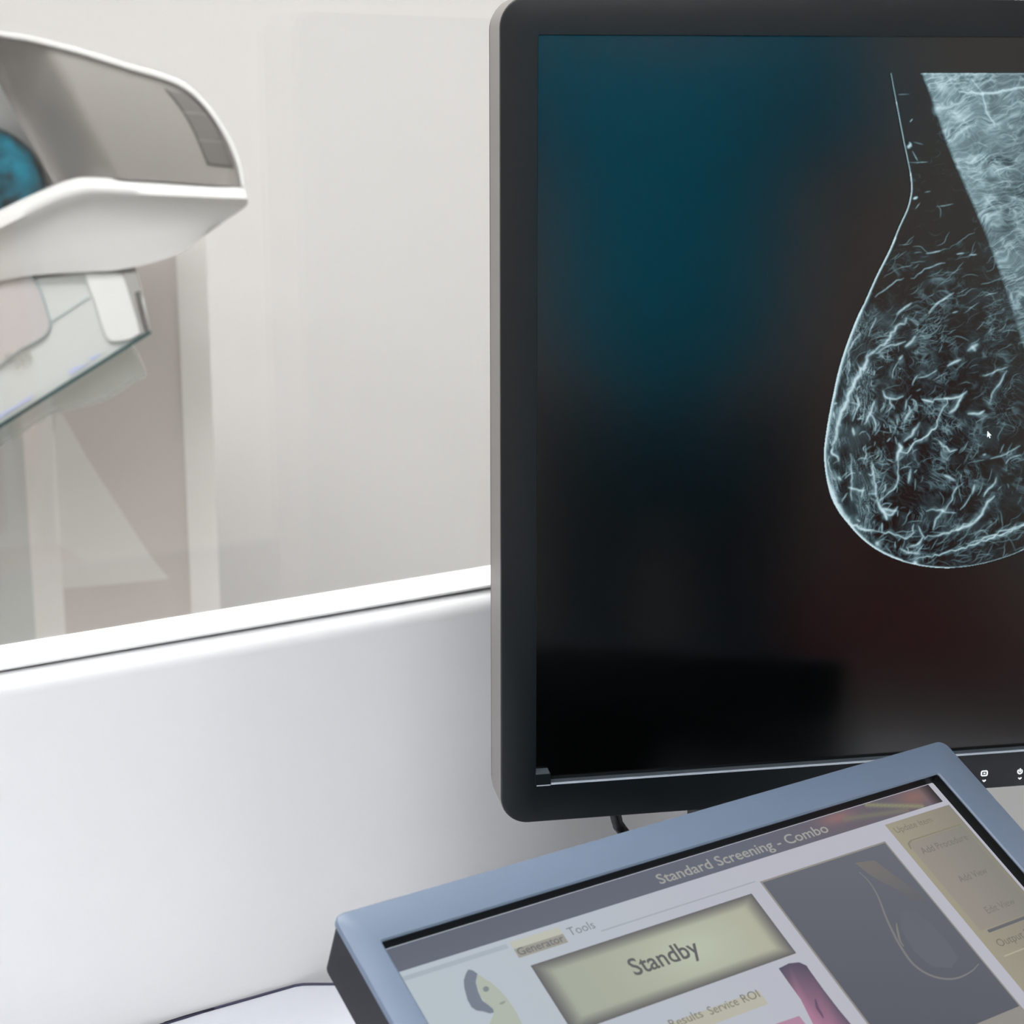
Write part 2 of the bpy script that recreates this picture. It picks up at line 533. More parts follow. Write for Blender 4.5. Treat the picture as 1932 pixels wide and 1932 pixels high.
cu, cv = muv(1924, 1468.5)
icon('chevron_icon', [([(cu + a * px, cv + b * px) for a, b in CHEV], 1.25 * px, False)], mon)
# stand: neck, foot, lower connector cover
zb = DESK - mp.z
v, f = loft([ml(SW / 2 - .05, zb + .012, SW / 2 + .05, -0.20, .01, 0.069, 4), ml(SW / 2 - .05, zb + .012, SW / 2 + .05, -0.20, .01, 0.092, 4)])
mk('stand_neck', v, f, M['mon_back'], mon)
fc = mw(SW / 2, zb, 0.0)
v, f = loft([[mw(SW / 2 + a, zb + h, 0.045 + b) for a, b in rrect(-.13 + q, -.075 + q, .13 - q, .075 - q, .03, 6)] for h, q in ((0.0016, 0), (0.010, 0), (0.014, 0.004))])
mk('stand_foot', v, f, M['mon_back'], mon, smooth=True, autosmooth=math.radians(30))
ua, va = muv(1090, 1548)
ub, vb = muv(1275, 1539)
v, f = loft([ml(ua, BB - .0012, ub, BB + .003, .0005, .010, 2), ml(ua, BB - .0012, ub, BB + .003, .0005, .030, 2)])
o = mk('port_cover', v, f, M['mach_white'], mon)
o['label'] = 'pale strip under the monitor edge'

# mouse arrow on the screen
ARW = [(0, 0), (0, -13.5), (3.2, -10.6), (5.6, -15.6), (7.6, -14.6), (5.2, -9.8), (9.3, -9.6)]
cu, cv = muv(1870, 816)
pts = [(cu + a * px, cv + b * px) for a, b in ARW]
v, f = loft([[mw(a, b, 0.0049) for a, b in pts], [mw(a, b, 0.0051) for a, b in pts]])
o = mk('pointer_arrow', v, f, M['cursor'], scr)

# ------------------------------------------------------------------ the radiograph: its pixels as a fine mesh
OX, OY, WW, HH = 1540, 125, 620, 985
img = np.zeros((HH, WW))


def splat(P, w, inten, taper=True):
    """soft line of half-width w (px) through points, added to the picture"""
    P = np.asarray(P)
    n = len(P)
    k = int(math.ceil(w * 2.6)) + 1
    x0 = int(max(0, P[:, 0].min() - k - 1)); x1 = int(min(WW, P[:, 0].max() + k + 2))
    y0 = int(max(0, P[:, 1].min() - k - 1)); y1 = int(min(HH, P[:, 1].max() + k + 2))
    if x1 <= x0 or y1 <= y0:
        return
    buf = np.zeros((y1 - y0, x1 - x0))
    for i, (a, b) in enumerate(P):
        t = i / max(1, n - 1)
        e = (math.sin(PI * min(1, max(0, 0.06 + 0.88 * t))) ** 0.5) if (taper and n > 3) else 1.0
        ww = w * (0.55 + 0.45 * e)
        ia, ib = int(a), int(b)
        xa, xb = max(x0, ia - k), min(x1, ia + k + 1)
        ya, yb = max(y0, ib - k), min(y1, ib + k + 1)
        if xa >= xb or ya >= yb:
            continue
        gx = np.exp(-((np.arange(xa, xb) - a) ** 2) / (2 * (ww * 0.6) ** 2))
        gy = np.exp(-((np.arange(ya, yb) - b) ** 2) / (2 * (ww * 0.6) ** 2))
        s = buf[ya - y0:yb - y0, xa - x0:xb - x0]
        np.maximum(s, inten * e * gy[:, None] * gx[None, :], out=s)
    img[y0:y1, x0:x1] += buf


def z5(p): return (1532 + .2587 * p[0] - OX, 100 + .2587 * p[1] - OY)
def z6(p): return (1532 + .2587 * p[0] - OX, 600 + .2587 * p[1] - OY)


skin5 = [(597, 150), (640, 380), (690, 640), (735, 860), (748, 980), (740, 1060), (715, 1150), (660, 1270), (590, 1440), (490, 1640), (410, 1820)]
skin6 = [(355, 0), (280, 190), (220, 380), (175, 580), (140, 760), (115, 930), (110, 1030), (125, 1170), (155, 1300), (205, 1410), (280, 1510), (380, 1620), (500, 1710), (650, 1780), (800, 1820), (950, 1838), (1100, 1838), (1250, 1815), (1400, 1775), (1546, 1720), (1750, 1610), (2000, 1430), (2400, 1080)]
skin = catmull([z5(p) for p in skin5] + [z6(p) for p in skin6], 1.0)
pec = catmull([z5(p) for p in [(820, 150), (905, 380), (1000, 660), (1100, 900), (1200, 1130), (1300, 1370), (1400, 1640), (1480, 1880)]] + [z6(p) for p in [(1545, 160), (1640, 420), (1760, 760), (1900, 1100)]], 1.0)


def edge_x(curve, lo_only=False):
    """x of the curve for each row (first crossing, left side)"""
    ex = np.full(HH, np.inf)
    for a, b in curve:
        r = int(b)
        if 0 <= r < HH:
            ex[r] = min(ex[r], a)
    return ex


# inside-the-breast mask by row spans
left = np.full(HH, np.inf)
right = np.full(HH, float(WW))
ilow = int(np.argmax(skin[:, 1]))
for a, b in skin[:ilow + 1]:
    q = int(b)
    if 0 <= q < HH:
        left[q] = min(left[q], a)
for a, b in skin[ilow:]:
    q = int(b)
    if 0 <= q < HH:
        right[q] = min(right[q], a)
rows = np.arange(HH)
top_row = int(z5((0, 150))[1])
left[:top_row] = np.inf
left[int(skin[ilow, 1]) + 1:] = np.inf
for q in range(top_row, int(skin[ilow, 1])):
    if not np.isfinite(left[q]):
        left[q] = left[q - 1]
gx = np.arange(WW)[None, :]
inside = (gx >= left[:, None]) & (gx <= right[:, None])
pe = edge_x(pec)
for q in range(top_row, HH):
    if not np.isfinite(pe[q]):
        pe[q] = pe[q - 1] + 0.3


def vnoise(step, seed, ax=1.0):
    g = np.random.default_rng(seed)
    ny, nx = int(HH / step) + 3, int(WW / (step * ax)) + 3
    G = g.random((ny, nx))
    yy = np.arange(HH) / step
    xx = np.arange(WW) / (step * ax)
    iy, ix = yy.astype(int), xx.astype(int)
    fy, fx = yy - iy, xx - ix
    fy = fy * fy * (3 - 2 * fy)
    fx = fx * fx * (3 - 2 * fx)
    a = G[iy][:, ix] * (1 - fx) + G[iy][:, ix + 1] * fx
    b = G[iy + 1][:, ix] * (1 - fx) + G[iy + 1][:, ix + 1] * fx
    return a * (1 - fy)[:, None] + b * fy[:, None]


cloud = vnoise(40, 1) * .5 + vnoise(17, 2) * .3 + vnoise(7, 3) * .2


def noise_at(X, Y, seed):
    g = np.random.default_rng(seed)
    G = g.random((257, 257))
    ix, iy = np.floor(X).astype(int), np.floor(Y).astype(int)
    fx, fy = X - ix, Y - iy
    fx = fx * fx * fx * (fx * (fx * 6 - 15) + 10)
    fy = fy * fy * fy * (fy * (fy * 6 - 15) + 10)
    ix, iy = ix % 256, iy % 256
    return (G[iy, ix] * (1 - fx) + G[iy, ix + 1] * fx) * (1 - fy) + (G[iy + 1, ix] * (1 - fx) + G[iy + 1, ix + 1] * fx) * fy


GX, GY_ = np.meshgrid(np.arange(WW, dtype=float), np.arange(HH, dtype=float))
w1 = noise_at(GX / 38, GY_ / 38, 21) - .5
w2 = noise_at(GX / 38, GY_ / 38, 22) - .5
w3 = noise_at(GX / 13, GY_ / 13, 23) - .5
w4 = noise_at(GX / 13, GY_ / 13, 24) - .5
WX, WY = GX + 26 * w1 + 7 * w3, GY_ + 26 * w2 + 7 * w4


def fibre(ang, cross, along, seed, power):
    c, s_ = np.cos(ang), np.sin(ang)
    A = WX * c - WY * s_          # along the fibre (y down)
    B = WX * s_ + WY * c
    n = noise_at(A / along + 40, B / cross + 40, seed)
    return (1 - np.abs(2 * n - 1)) ** power


def patch(size, seed, lo, hi):
    n = noise_at(GX / size + 9, GY_ / size + 9, seed) * .65 + noise_at(GX / size * 2.3 + 9, GY_ / size * 2.3 + 9, seed + 1) * .35
    return np.clip((n - lo) / (hi - lo), 0, 1)


# muscle wedge, top right
dm = gx - pe[:, None]
mus = np.clip(dm / 7.0, 0, 1)
fall = np.clip(1.0 - (rows[:, None] - 140) / 1000.0, 0.5, 1)
a0 = np.full_like(GX, math.radians(17))
fm = fibre(a0, 7, 34, 31, 5) * .5 + fibre(a0, 4, 22, 32, 5) * .4 + fibre(a0 + .5, 8, 40, 33, 9) * .35 + fibre(a0 - 1.2, 9, 60, 34, 14) * .35
cot = patch(60, 35, .25, .75)
img += inside * mus * fall * (0.05 + 0.15 * cot + fm * (.20 + .42 * patch(26, 37, .3, .7))) * np.clip(1.3 - dm / 330, .6, 1.25)
# glandular tissue
gm = inside * (1 - mus)
ag = np.radians(24 + 40 * np.clip((GY_ - 430) / 420, 0, 1) + 22 * np.clip((110 - GX) / 90, 0, 1))
zone = np.clip((GY_ - 330) / 170, 0, 1) * np.clip((960 - GY_) / 60, 0.35, 1) * np.clip(1.35 - GX / 420, .35, 1)
ft = fibre(ag, 9, 34, 41, 10) * .55 + fibre(ag, 5, 22, 42, 11) * .5 + fibre(ag + .7, 8, 30, 43, 14) * .4 + fibre(ag - .7, 6, 26, 44, 14) * .35
img += gm * zone * ft * (.05 + .40 * patch(34, 45, .42, .8))
img += gm * zone * .045 * patch(44, 47, .45, .85)
img += gm * .012 * patch(50, 49, .3, .8)
up_ = gm * np.clip((430 - GY_) / 120, 0, 1) * np.clip((GY_ - 20) / 60, .3, 1)
img += up_ * fibre(np.full_like(GX, .2), 7, 24, 51, 16) * .06 * patch(20, 52, .4, .8)


def rand_fibres(n, region, ang, spread, length, wid, inten, curv=0.4):
    x0, y0, x1, y1 = region
    for _ in range(n):
        for _t in range(20):
            a, b = rng.uniform(x0, x1), rng.uniform(y0, y1)
            if 0 <= int(b) < HH and 0 <= int(a) < WW and inside[int(b), int(a)]:
                break
        else:
            continue
        t = math.radians(ang(a, b) + rng.normal(0, spread))
        L = rng.uniform(*length)
        cv = rng.normal(0, curv) / L
        m = max(5, int(L))
        P = []
        p = np.array((a, b))
        for i in range(m):
            P.append(p.copy())
            p += np.array((math.cos(t), -math.sin(t))) * L / m
            t += cv * L / m + rng.normal(0, .10)
        yield np.array(P), rng.uniform(*wid), rng.uniform(*inten)


def keep_in(P):
    return np.array([p for p in P if 0 <= int(p[1]) < HH and 0 <= int(p[0]) < WW and inside[int(p[1]), int(p[0])]])


for P, w, i in rand_fibres(260, (200, 10, WW, 560), lambda a, b: 16, 9, (14, 50), (0.9, 1.7), (0.05, 0.24)):
    q = keep_in(P)
    if len(q) > 4 and q[:, 0].min() > pe[min(HH - 1, int(q[0][1]))] + 2:
        splat(q, w, i)


def gang(a, b):
    return 22 + 38 * min(1, max(0, (b - 420) / 420)) + (18 if a < 120 else 0)


for P, w, i in rand_fibres(170, (20, 430, 400, 940), gang, 16, (8, 38), (0.8, 1.5), (0.05, 0.24)):
    q = keep_in(P)
    if len(q) > 4:
        splat(q, w, i)
for P, w, i in rand_fibres(90, (25, 560, 200, 930), lambda a, b: 78, 26, (6, 24), (0.9, 1.9), (0.12, 0.45), 0.8):
    q = keep_in(P)
    if len(q) > 4:
        splat(q, w, i)
for P, w, i in rand_fibres(70, (60, 330, 380, 520), lambda a, b: 22, 9, (14, 45), (0.8, 1.3), (0.06, 0.22)):
    q = keep_in(P)
    if len(q) > 4:
        splat(q, w, i)
for P, w, i in rand_fibres(70, (120, 880, 560, 960), lambda a, b: 14, 12, (14, 50), (0.8, 1.6), (0.05, 0.2)):
    q = keep_in(P)
    if len(q) > 4:
        splat(q, w, i)

S6 = [
    (.75, 5.4, [(470, 250), (430, 300), (380, 400), (310, 520), (270, 640), (230, 730), (200, 830), (180, 950)]),
    (.5, 3.6, [(470, 250), (560, 190), (600, 140), (640, 80), (720, 20)]), (.4, 3, [(480, 270), (560, 225), (640, 195), (700, 180)]),
    (.6, 4.2, [(700, 210), (750, 175), (780, 140)]), (.6, 3.6, [(180, 950), (160, 1000), (195, 1020), (210, 1060)]),
    (.4, 2, [(145, 1010), (140, 1060), (165, 1150), (200, 1200)]), (.7, 7, [(130, 1180), (170, 1290), (220, 1400), (290, 1490)]),
    (.7, 3.6, [(290, 1490), (360, 1540), (480, 1570)]), (.5, 2.6, [(480, 1570), (600, 1580), (690, 1615), (770, 1575)]),
    (.8, 5, [(660, 920), (665, 990), (640, 1040)]), (.62, 2.6, [(665, 990), (720, 995), (760, 940), (860, 870), (930, 800), (940, 760)]),
    (.5, 4.2, [(700, 910), (760, 850), (800, 780)]), (.7, 3, [(840, 615), (910, 618)]), (.6, 3.2, [(930, 600), (1040, 595), (1120, 570), (1160, 550)]),
    (.5, 3.4, [(1120, 570), (1090, 640)]), (.45, 4.6, [(1090, 640), (1030, 710)]), (.6, 3.8, [(1160, 705), (1220, 712), (1290, 695)]),
    (.36, 2.6, [(940, 790), (960, 720), (1000, 640), (1010, 600)]), (.42, 2.6, [(650, 1040), (650, 1150), (625, 1240), (560, 1310), (510, 1340)]),
    (.75, 4.4, [(500, 1340), (520, 1385), (550, 1440), (575, 1490)]), (.5, 4, [(540, 1400), (600, 1420), (640, 1415)]), (.42, 3.6, [(570, 1450), (600, 1450), (650, 1400)]),
    (.45, 3.4, [(470, 1080), (475, 1180), (490, 1270), (500, 1340)]), (.4, 2.6, [(430, 1160), (450, 1165), (475, 1130)]), (.34, 3, [(310, 1010), (315, 1150), (310, 1280), (315, 1350)]),
    (.45, 3.4, [(300, 1250), (360, 1280), (400, 1270)]), (.42, 3, [(410, 1250), (375, 1340)]), (.3, 2, [(420, 940), (405, 1080)]),
    (.5, 3.4, [(535, 545), (580, 590), (680, 580)]), (.38, 2.6, [(590, 580), (600, 640), (570, 700)]), (.38, 2.6, [(720, 610), (710, 680)]), (.45, 4.2, [(700, 760), (750, 690)]),
    (.45, 4, [(660, 330), (690, 280)]), (.3, 2, [(660, 330), (620, 380), (600, 450)]), (.42, 3, [(350, 570), (365, 640), (340, 700), (330, 760)]), (.45, 3.6, [(480, 620), (450, 690), (400, 790)]),
    (.4, 3, [(440, 700), (490, 780), (480, 830)]), (.45, 4.2, [(330, 820), (325, 860)]), (.5, 3.4, [(1020, 360), (1110, 300)]), (.42, 4.6, [(1160, 250), (1200, 220), (1240, 200)]),
    (.42, 5.4, [(1190, 220), (1215, 245)]), (.32, 2.6, [(790, 440), (870, 430), (940, 395)]), (.34, 2.6, [(1280, 440), (1340, 410), (1450, 370)]), (.34, 3.2, [(1440, 390), (1400, 480), (1350, 560), (1320, 630)]),
    (.45, 3.2, [(950, 910), (1010, 965), (1080, 985)]), (.45, 3, [(1380, 1180), (1330, 1250), (1280, 1320)]), (.65, 4, [(1350, 1310), (1300, 1370), (1260, 1450), (1200, 1510), (1130, 1545), (1080, 1560)]),
    (.5, 3.4, [(1215, 1235), (1190, 1290)]), (.3, 2, [(1190, 1290), (1150, 1370), (1110, 1410)]), (.38, 2.4, [(1110, 1220), (1060, 1300), (1010, 1390), (990, 1425)]), (.6, 6, [(985, 1425), (1000, 1420)]),
    (.4, 2.6, [(860, 1430), (910, 1415), (980, 1425), (1070, 1440)]), (.4, 3.4, [(980, 1430), (930, 1490), (910, 1560)]), (.42, 3, [(1200, 1500), (1080, 1560), (980, 1590), (840, 1620)]),
    (.55, 3, [(840, 1615), (800, 1660), (740, 1680)]), (.42, 2.6, [(810, 1540), (825, 1590), (840, 1615)]), (.5, 3.4, [(680, 1700), (740, 1720), (800, 1730)]),
    (.55, 2.4, [(780, 1760), (920, 1745), (1050, 1715), (1200, 1670), (1400, 1600), (1546, 1540), (1800, 1420)]), (.5, 2.4, [(1150, 1665), (1330, 1605), (1450, 1560), (1546, 1525), (1800, 1400)]),
    (.7, 6, [(495, 1668), (508, 1674)]), (.7, 6, [(770, 1806), (790, 1796)]), (.4, 3, [(540, 1510), (530, 1570)]), (.45, 3, [(360, 1480), (370, 1500)]), (.42, 3, [(190, 640), (215, 640)]),
    (.35, 3, [(180, 700), (185, 740)]), (.5, 3.6, [(205, 1170), (235, 1195)]), (.3, 2.2, [(280, 500), (290, 330), (270, 420)]), (.34, 3, [(370, 130), (320, 200), (280, 310)]), (.3, 2.2, [(500, 0), (460, 80), (440, 140)]),
    (.42, 4, [(1060, 1190), (1010, 1160)]), (.34, 4, [(735, 1130), (730, 1210)]), (.34, 3.4, [(1275, 1010), (1300, 1000)]), (.3, 2.4, [(1540, 940), (1440, 1010), (1340, 1040)]), (.3, 2.4, [(1546, 1010), (1470, 1040), (1440, 1080)]),
]
S5 = [
    (.9, 5, [(735, 685), (742, 680)]), (.5, 2.4, [(740, 650), (750, 670)]), (.12, 2.4, [(760, 655), (830, 668)]), (.25, 2.2, [(760, 720), (800, 790)]), (.2, 2, [(740, 800), (870, 800)]), (.3, 2.2, [(740, 500), (765, 485)]),
    (.75, 3.6, [(765, 1068), (795, 1055)]), (.2, 2, [(780, 1140), (810, 1100)]), (.3, 2.4, [(480, 1780), (620, 1690), (700, 1650)]), (.5, 3.4, [(640, 1920), (700, 1870), (750, 1830)]), (.42, 3.2, [(880, 1900), (940, 1830), (1060, 1760)]),
    (.36, 2.4, [(860, 1470), (960, 1455)]), (.36, 2.2, [(1080, 1470), (1130, 1472)]), (.36, 2.2, [(1180, 1480), (1230, 1480)]), (.28, 2.2, [(740, 1660), (900, 1560), (1000, 1540)]), (.42, 2.6, [(1060, 1900), (1090, 1890)]),
    (.2, 2, [(850, 1020), (890, 1018)]), (.18, 2, [(940, 1125), (1050, 1110)]), (.16, 2, [(960, 1200), (970, 1150), (940, 1120)]), (.14, 2, [(660, 300), (730, 300)]),
    (.65, 4, [(1100, 285), (1200, 288), (1270, 294), (1390, 285), (1480, 262), (1600, 250)]), (.6, 6, [(1262, 292), (1280, 294)]), (.4, 3.2, [(1270, 292), (1300, 400), (1330, 480), (1365, 535)]), (.3, 2.6, [(1270, 290), (1220, 220), (1190, 180)]),
    (.4, 14, [(950, 230), (1000, 260)]), (.4, 16, [(1050, 450), (1110, 480)]), (.3, 14, [(930, 430), (960, 400)]), (.4, 3, [(1360, 870), (1430, 845), (1500, 820)]),
]
base_img = img
img = np.zeros((HH, WW))


def wob(P, amp=1.6):
    n = len(P)
    k = max(2, n // 9)
    jx = np.interp(np.arange(n), np.linspace(0, n - 1, k), rng.normal(0, amp, k))
    jy = np.interp(np.arange(n), np.linspace(0, n - 1, k), rng.normal(0, amp, k))
    return P + np.stack([jx, jy], -1)


for i, w, P in S6:
    splat(wob(catmull([z6(p) for p in P], .8)), w * .62, i)
    splat(wob(catmull([z6(p) for p in P], .8), 3.0), w * 1.5, i * .16)
for i, w, P in S5:
    splat(wob(catmull([z5(p) for p in P], .8), 1.0), w * .66, i)
img = base_img + img * (.75 + .9 * noise_at(WX / 7, WY / 7, 61))
# skin line: thin above, thicker round the lower left
ns = len(skin)
arc = np.arange(ns)
for a0, a1, w, i in ((0, 60, 1.1, .2), (55, 200, 1.1, .3), (190, 330, 1.5, .45), (320, 480, 2.0, .6), (470, 640, 2.5, .75), (630, 900, 2.2, .75), (880, 1010, 2.6, .8), (1000, 1250, 1.7, .65), (1240, ns, 2.0, .6)):
    seg = skin[a0:min(a1, ns)]
    if len(seg) > 3:
        splat(seg + np.array((1.2, 0)), w * 1.1, i * 1.9, taper=False)
# a soft second skin layer
splat(skin[430:1000] + np.array((5, 0)), 3.0, .14, taper=True)
hrow = int(z5((0, 152))[1])
img[hrow:hrow + 2, int(z5((820, 0))[0]):] += .18
img *= inside
img += inside * 0.004
img = np.clip(img - 0.012 * inside, 0, 1.5)
img = 1 - np.exp(-1.6 * img)

# sample onto the plane of the screen
u0, _ = muv(OX + 6, 600)
_, vt = muv(1900, OY + 8)
_, vbm = muv(1900, OY + HH - 4)
u1 = SW - 0.0004
du = 0.00034
us = np.arange(u0, u1, du)
vs = np.arange(vbm, vt, du)
UU, VV = np.meshgrid(us, vs)
e1n, Zn, mpn, cn = np.array(e1), np.array(Z), np.array(mp), np.array(CAM)
Wp = mpn + UU[..., None] * e1n + VV[..., None] * Zn
dv = Wp - cn
zc = dv @ np.array(FW)
PX = 966 + F * (dv @ np.array(RT)) / zc - OX
PY = 966 - F * (dv @ np.array(UP)) / zc - OY


def bil(A, X, Y):
    X = np.clip(X, 0, A.shape[1] - 1.001)
    Y = np.clip(Y, 0, A.shape[0] - 1.001)
    ix, iy = X.astype(int), Y.astype(int)
    fx, fy = X - ix, Y - iy
    return (A[iy, ix] * (1 - fx) + A[iy, ix + 1] * fx) * (1 - fy) + (A[iy + 1, ix] * (1 - fx) + A[iy + 1, ix + 1] * fx) * fy


val = bil(img, PX, PY)
ins = bil(inside.astype(float), np.minimum(PX, WW - 2), PY) > 0.02
ny, nx = val.shape
cell = ins[:-1, :-1] | ins[1:, :-1] | ins[:-1, 1:] | ins[1:, 1:]
idx = np.arange(ny * nx).reshape(ny, nx)
quads = np.stack([idx[:-1, :-1], idx[:-1, 1:], idx[1:, 1:], idx[1:, :-1]], -1)[cell]
used = np.unique(quads)
remap = np.full(ny * nx, -1)
remap[used] = np.arange(len(used))
quads = remap[quads]
inv = np.array(inv_of(mon))
Wd = (Wp - np.array(nm) * 0.0050).reshape(-1, 3)[used]
Ld = Wd @ inv[:3, :3].T + inv[:3, 3]
me = bpy.data.meshes.new('radiograph')
me.vertices.add(len(Ld))
me.vertices.foreach_set('co', Ld.astype(np.float32).ravel())
me.loops.add(len(quads) * 4)
me.loops.foreach_set('vertex_index', quads.astype(np.int32).ravel())
me.polygons.add(len(quads))
me.polygons.foreach_set('loop_start', (np.arange(len(quads)) * 4).astype(np.int32))
me.polygons.foreach_set('loop_total', np.full(len(quads), 4, np.int32))
me.update(calc_edges=True)
t = val.reshape(-1)[used]
col = np.stack([t ** 1.3 * .66, t ** 1.1 * .84, t ** 1.06 * .90, np.ones_like(t)], -1)
ca = me.color_attributes.new('glow', 'FLOAT_COLOR', 'POINT')
ca.data.foreach_set('color', col.astype(np.float32).ravel())
me.materials.append(M['xray'])
me.validate()
ro = bpy.data.objects.new('radiograph', me)
C.objects.link(ro)
ro.parent = scr
ro['label'] = 'blue-white X-ray picture shown on the screen'

# ------------------------------------------------------------------ monitor cable
def pmon(x, y, back):
    return hit(x, y, mp - nm * back, nm)


p0 = mw(muv(1165, 1540)[0], BB + .02, 0.045)
cp = [p0 + Z * .0, pmon(1164, 1548, .045), pmon(1168, 1558, .047), pmon(1178, 1572, .05), pmon(1205, 1600, .055), pmon(1260, 1640, .06)]
cp.append(Vector((cp[-1].x + .02, cp[-1].y, DESK + 0.008)))
cp.append(Vector((cp[-1].x + .09, cp[-1].y - .01, DESK + 0.0075)))
v, f = tube(catmull([tuple(p) for p in cp], .004), 0.0036, 10)
o = mk('cable', v, f, M['cable'], mon, smooth=True)

# ------------------------------------------------------------------ touchscreen
TH = math.radians(34.0)
t1 = RT * math.cos(TH) + FH * math.sin(TH)
teh = -RT * math.sin(TH) + FH * math.cos(TH)
TE = math.radians(28.5)
t2 = teh * math.cos(TE) + Z * math.sin(TE)
tn = t1.cross(t2)
TD = 0.735
K = TD / 0.84
tp = at(627, 1725, TD)
TW = 0.4435 * K
THt = 0.335
tou = empty('touchscreen_monitor', tp + t1 * TW / 2 - t2 * THt * .5 - Z * ((tp - t2 * THt * .5).z - DESK), Matrix((t1, teh, Z)).transposed())
tag(tou, 'tilted touchscreen with a blue-grey painted sheen, showing a Standby button, in front of the upright monitor', 'touchscreen')


def tw(u, v, d=0.0):
    return tp + t1 * u + t2 * v - tn * d


REC = 0.0088 * K
tps = tp - tn * REC


def T_(x, y):
    p = hit(x, y, tps, tn) - tps
    return p.dot(t1), p.dot(t2)


def tb(x, y):
    p = hit(x, y, tp, tn) - tp
    return p.dot(t1), p.dot(t2)


iu0, iv1 = tb(720, 1775)
iu1, _ = tb(1773, 1462)
iv0 = -THt + 0.022


def tl(u0, v0, u1, v1, r, d, n=6):
    return [tw(a, b, d) for a, b in rrect(u0, v0, u1, v1, r, n)]


TR = 0.0055
e = 0.0016
v, f = loft([tl(0, -THt, TW, 0, TR, 0.0035), tl(0, -THt, TW, 0, TR, 0.0016), tl(.0005, -THt + .0005, TW - .0005, -.0005, TR, 0.0005), tl(e, -THt + e, TW - e, -e, TR - .001, 0.0),
             tl(iu0 - .0008, iv0 - .0008, iu1 + .0008, iv1 + .0008, .0015, 0.0), tl(iu0, iv0, iu1, iv1, .001, 0.0006), tl(iu0, iv0, iu1, iv1, .001, 0.0012)], False, False)
o = mk('bezel', v, f, M['tbezel'], tou, smooth=True, autosmooth=math.radians(30))
o['label'] = 'front frame with a blue-grey sheen in its colour'
v, f = loft([tl(iu0 - .0003, iv0 - .0003, iu1 + .0003, iv1 + .0003, .001, 0.0010), tl(iu0, iv0, iu1, iv1, .001, 0.0013), tl(iu0, iv0, iu1, iv1, .001, REC + .0004)], False, False)
mk('inner_lip', v, f, M['tlip'], tou)
v, f = loft([tl(.0002, -THt + .0002, TW - .0002, -.0002, TR, 0.0030), tl(.0006, -THt + .0006, TW - .0006, -.0006, TR, 0.0036), tl(.002, -THt + .002, TW - .002, -.002, TR, 0.034), tl(.008, -THt + .008, TW - .008, -.008, TR, 0.040)], False, True)
mk('housing', v, f, M['tside'], tou, smooth=True, autosmooth=math.radians(30))
# base under the housing
bc = tp + t1 * TW / 2 - t2 * THt * .45
v, f = loft([[Vector((bc.x, bc.y, DESK)) + t1 * a + teh * b + Z * h for a, b in rrect(-.11 + q, -.09 + q, .11 - q, .09 - q, .02, 5)] for h, q in ((0.0008, 0), (.012, 0), (.02, .01))])
mk('base_plate', v, f, M['tside'], tou)
v, f = loft([[Vector((bc.x, bc.y, DESK)) + t1 * a + teh * b + Z * h for a, b in rrect(-.05, -.03, .05, .03, .01, 4)] for h in (.018, bc.z - DESK - .046)])
mk('tilt_neck', v, f, M['tside'], tou)


def uic(c):  # mixes in grey: reflected room haze is put into the colours
    g = sum(c) / 3.0
    return lin(tuple((x * .72 + g * .28) * .965 for x in c))


def ui_layer(name, pts2d, cols, lay, parent, th=0.00004):
    """flat lit shape on the display; cols = one colour or one per vertex (0-255)"""
    n = len(pts2d)
    d = REC - 0.0001 - lay * 0.00008
    V = [tw(a, b, d) for a, b in pts2d] + [tw(a, b, d + th) for a, b in pts2d]
    Fc = [tuple(range(n)), tuple(range(2 * n - 1, n - 1, -1))] + [(i, i + n, (i + 1) % n + n, (i + 1) % n) for i in range(n)]
    inv = inv_of(parent)
    me = bpy.data.meshes.new(name)
    me.from_pydata([tuple(inv @ q) for q in V], [], Fc)
    bm = bmesh.new(); bm.from_mesh(me); bmesh.ops.recalc_face_normals(bm, faces=bm.faces); bm.to_mesh(me); bm.free()
    me.materials.append(M['ui'])
    ca = me.color_attributes.new('glow', 'FLOAT_COLOR', 'POINT')
    if not isinstance(cols[0], (tuple, list)):
        cols = [cols] * n
    for i in range(2 * n):
        ca.data[i].color = (*uic(cols[i % n]), 1)
    o = bpy.data.objects.new(name, me)
    C.objects.link(o)
    o.parent = parent
    return o


def ui_grid(name, u0, v0, u1, v1, nu, nv, fn, lay, parent, keep=None):
    """lit rectangle whose colour is fn(s,t), s right 0..1, t up 0..1"""
    d = REC - 0.0001 - lay * 0.00008
    inv = inv_of(parent)
    V, cl, Fc = [], [], []
    for j in range(nv + 1):
        for i in range(nu + 1):
            s, t = i / nu, j / nv
            V.append(tuple(inv @ tw(u0 + (u1 - u0) * s, v0 + (v1 - v0) * t, d)))
            cl.append((*uic(fn(s, t)), 1))
    for j in range(nv):
        for i in range(nu):
            if keep and not keep((i + .5) / nu, (j + .5) / nv):
                continue
            a = j * (nu + 1) + i
            Fc.append((a, a + 1, a + nu + 2, a + nu + 1))
    me = bpy.data.meshes.new(name)
    me.from_pydata(V, [], Fc)
    me.materials.append(M['ui'])
    ca = me.color_attributes.new('glow', 'FLOAT_COLOR', 'POINT')
    ca.data.foreach_set('color', np.array(cl, np.float32).ravel())
    o = bpy.data.objects.new(name, me)
    C.objects.link(o)
    o.parent = parent
    return o


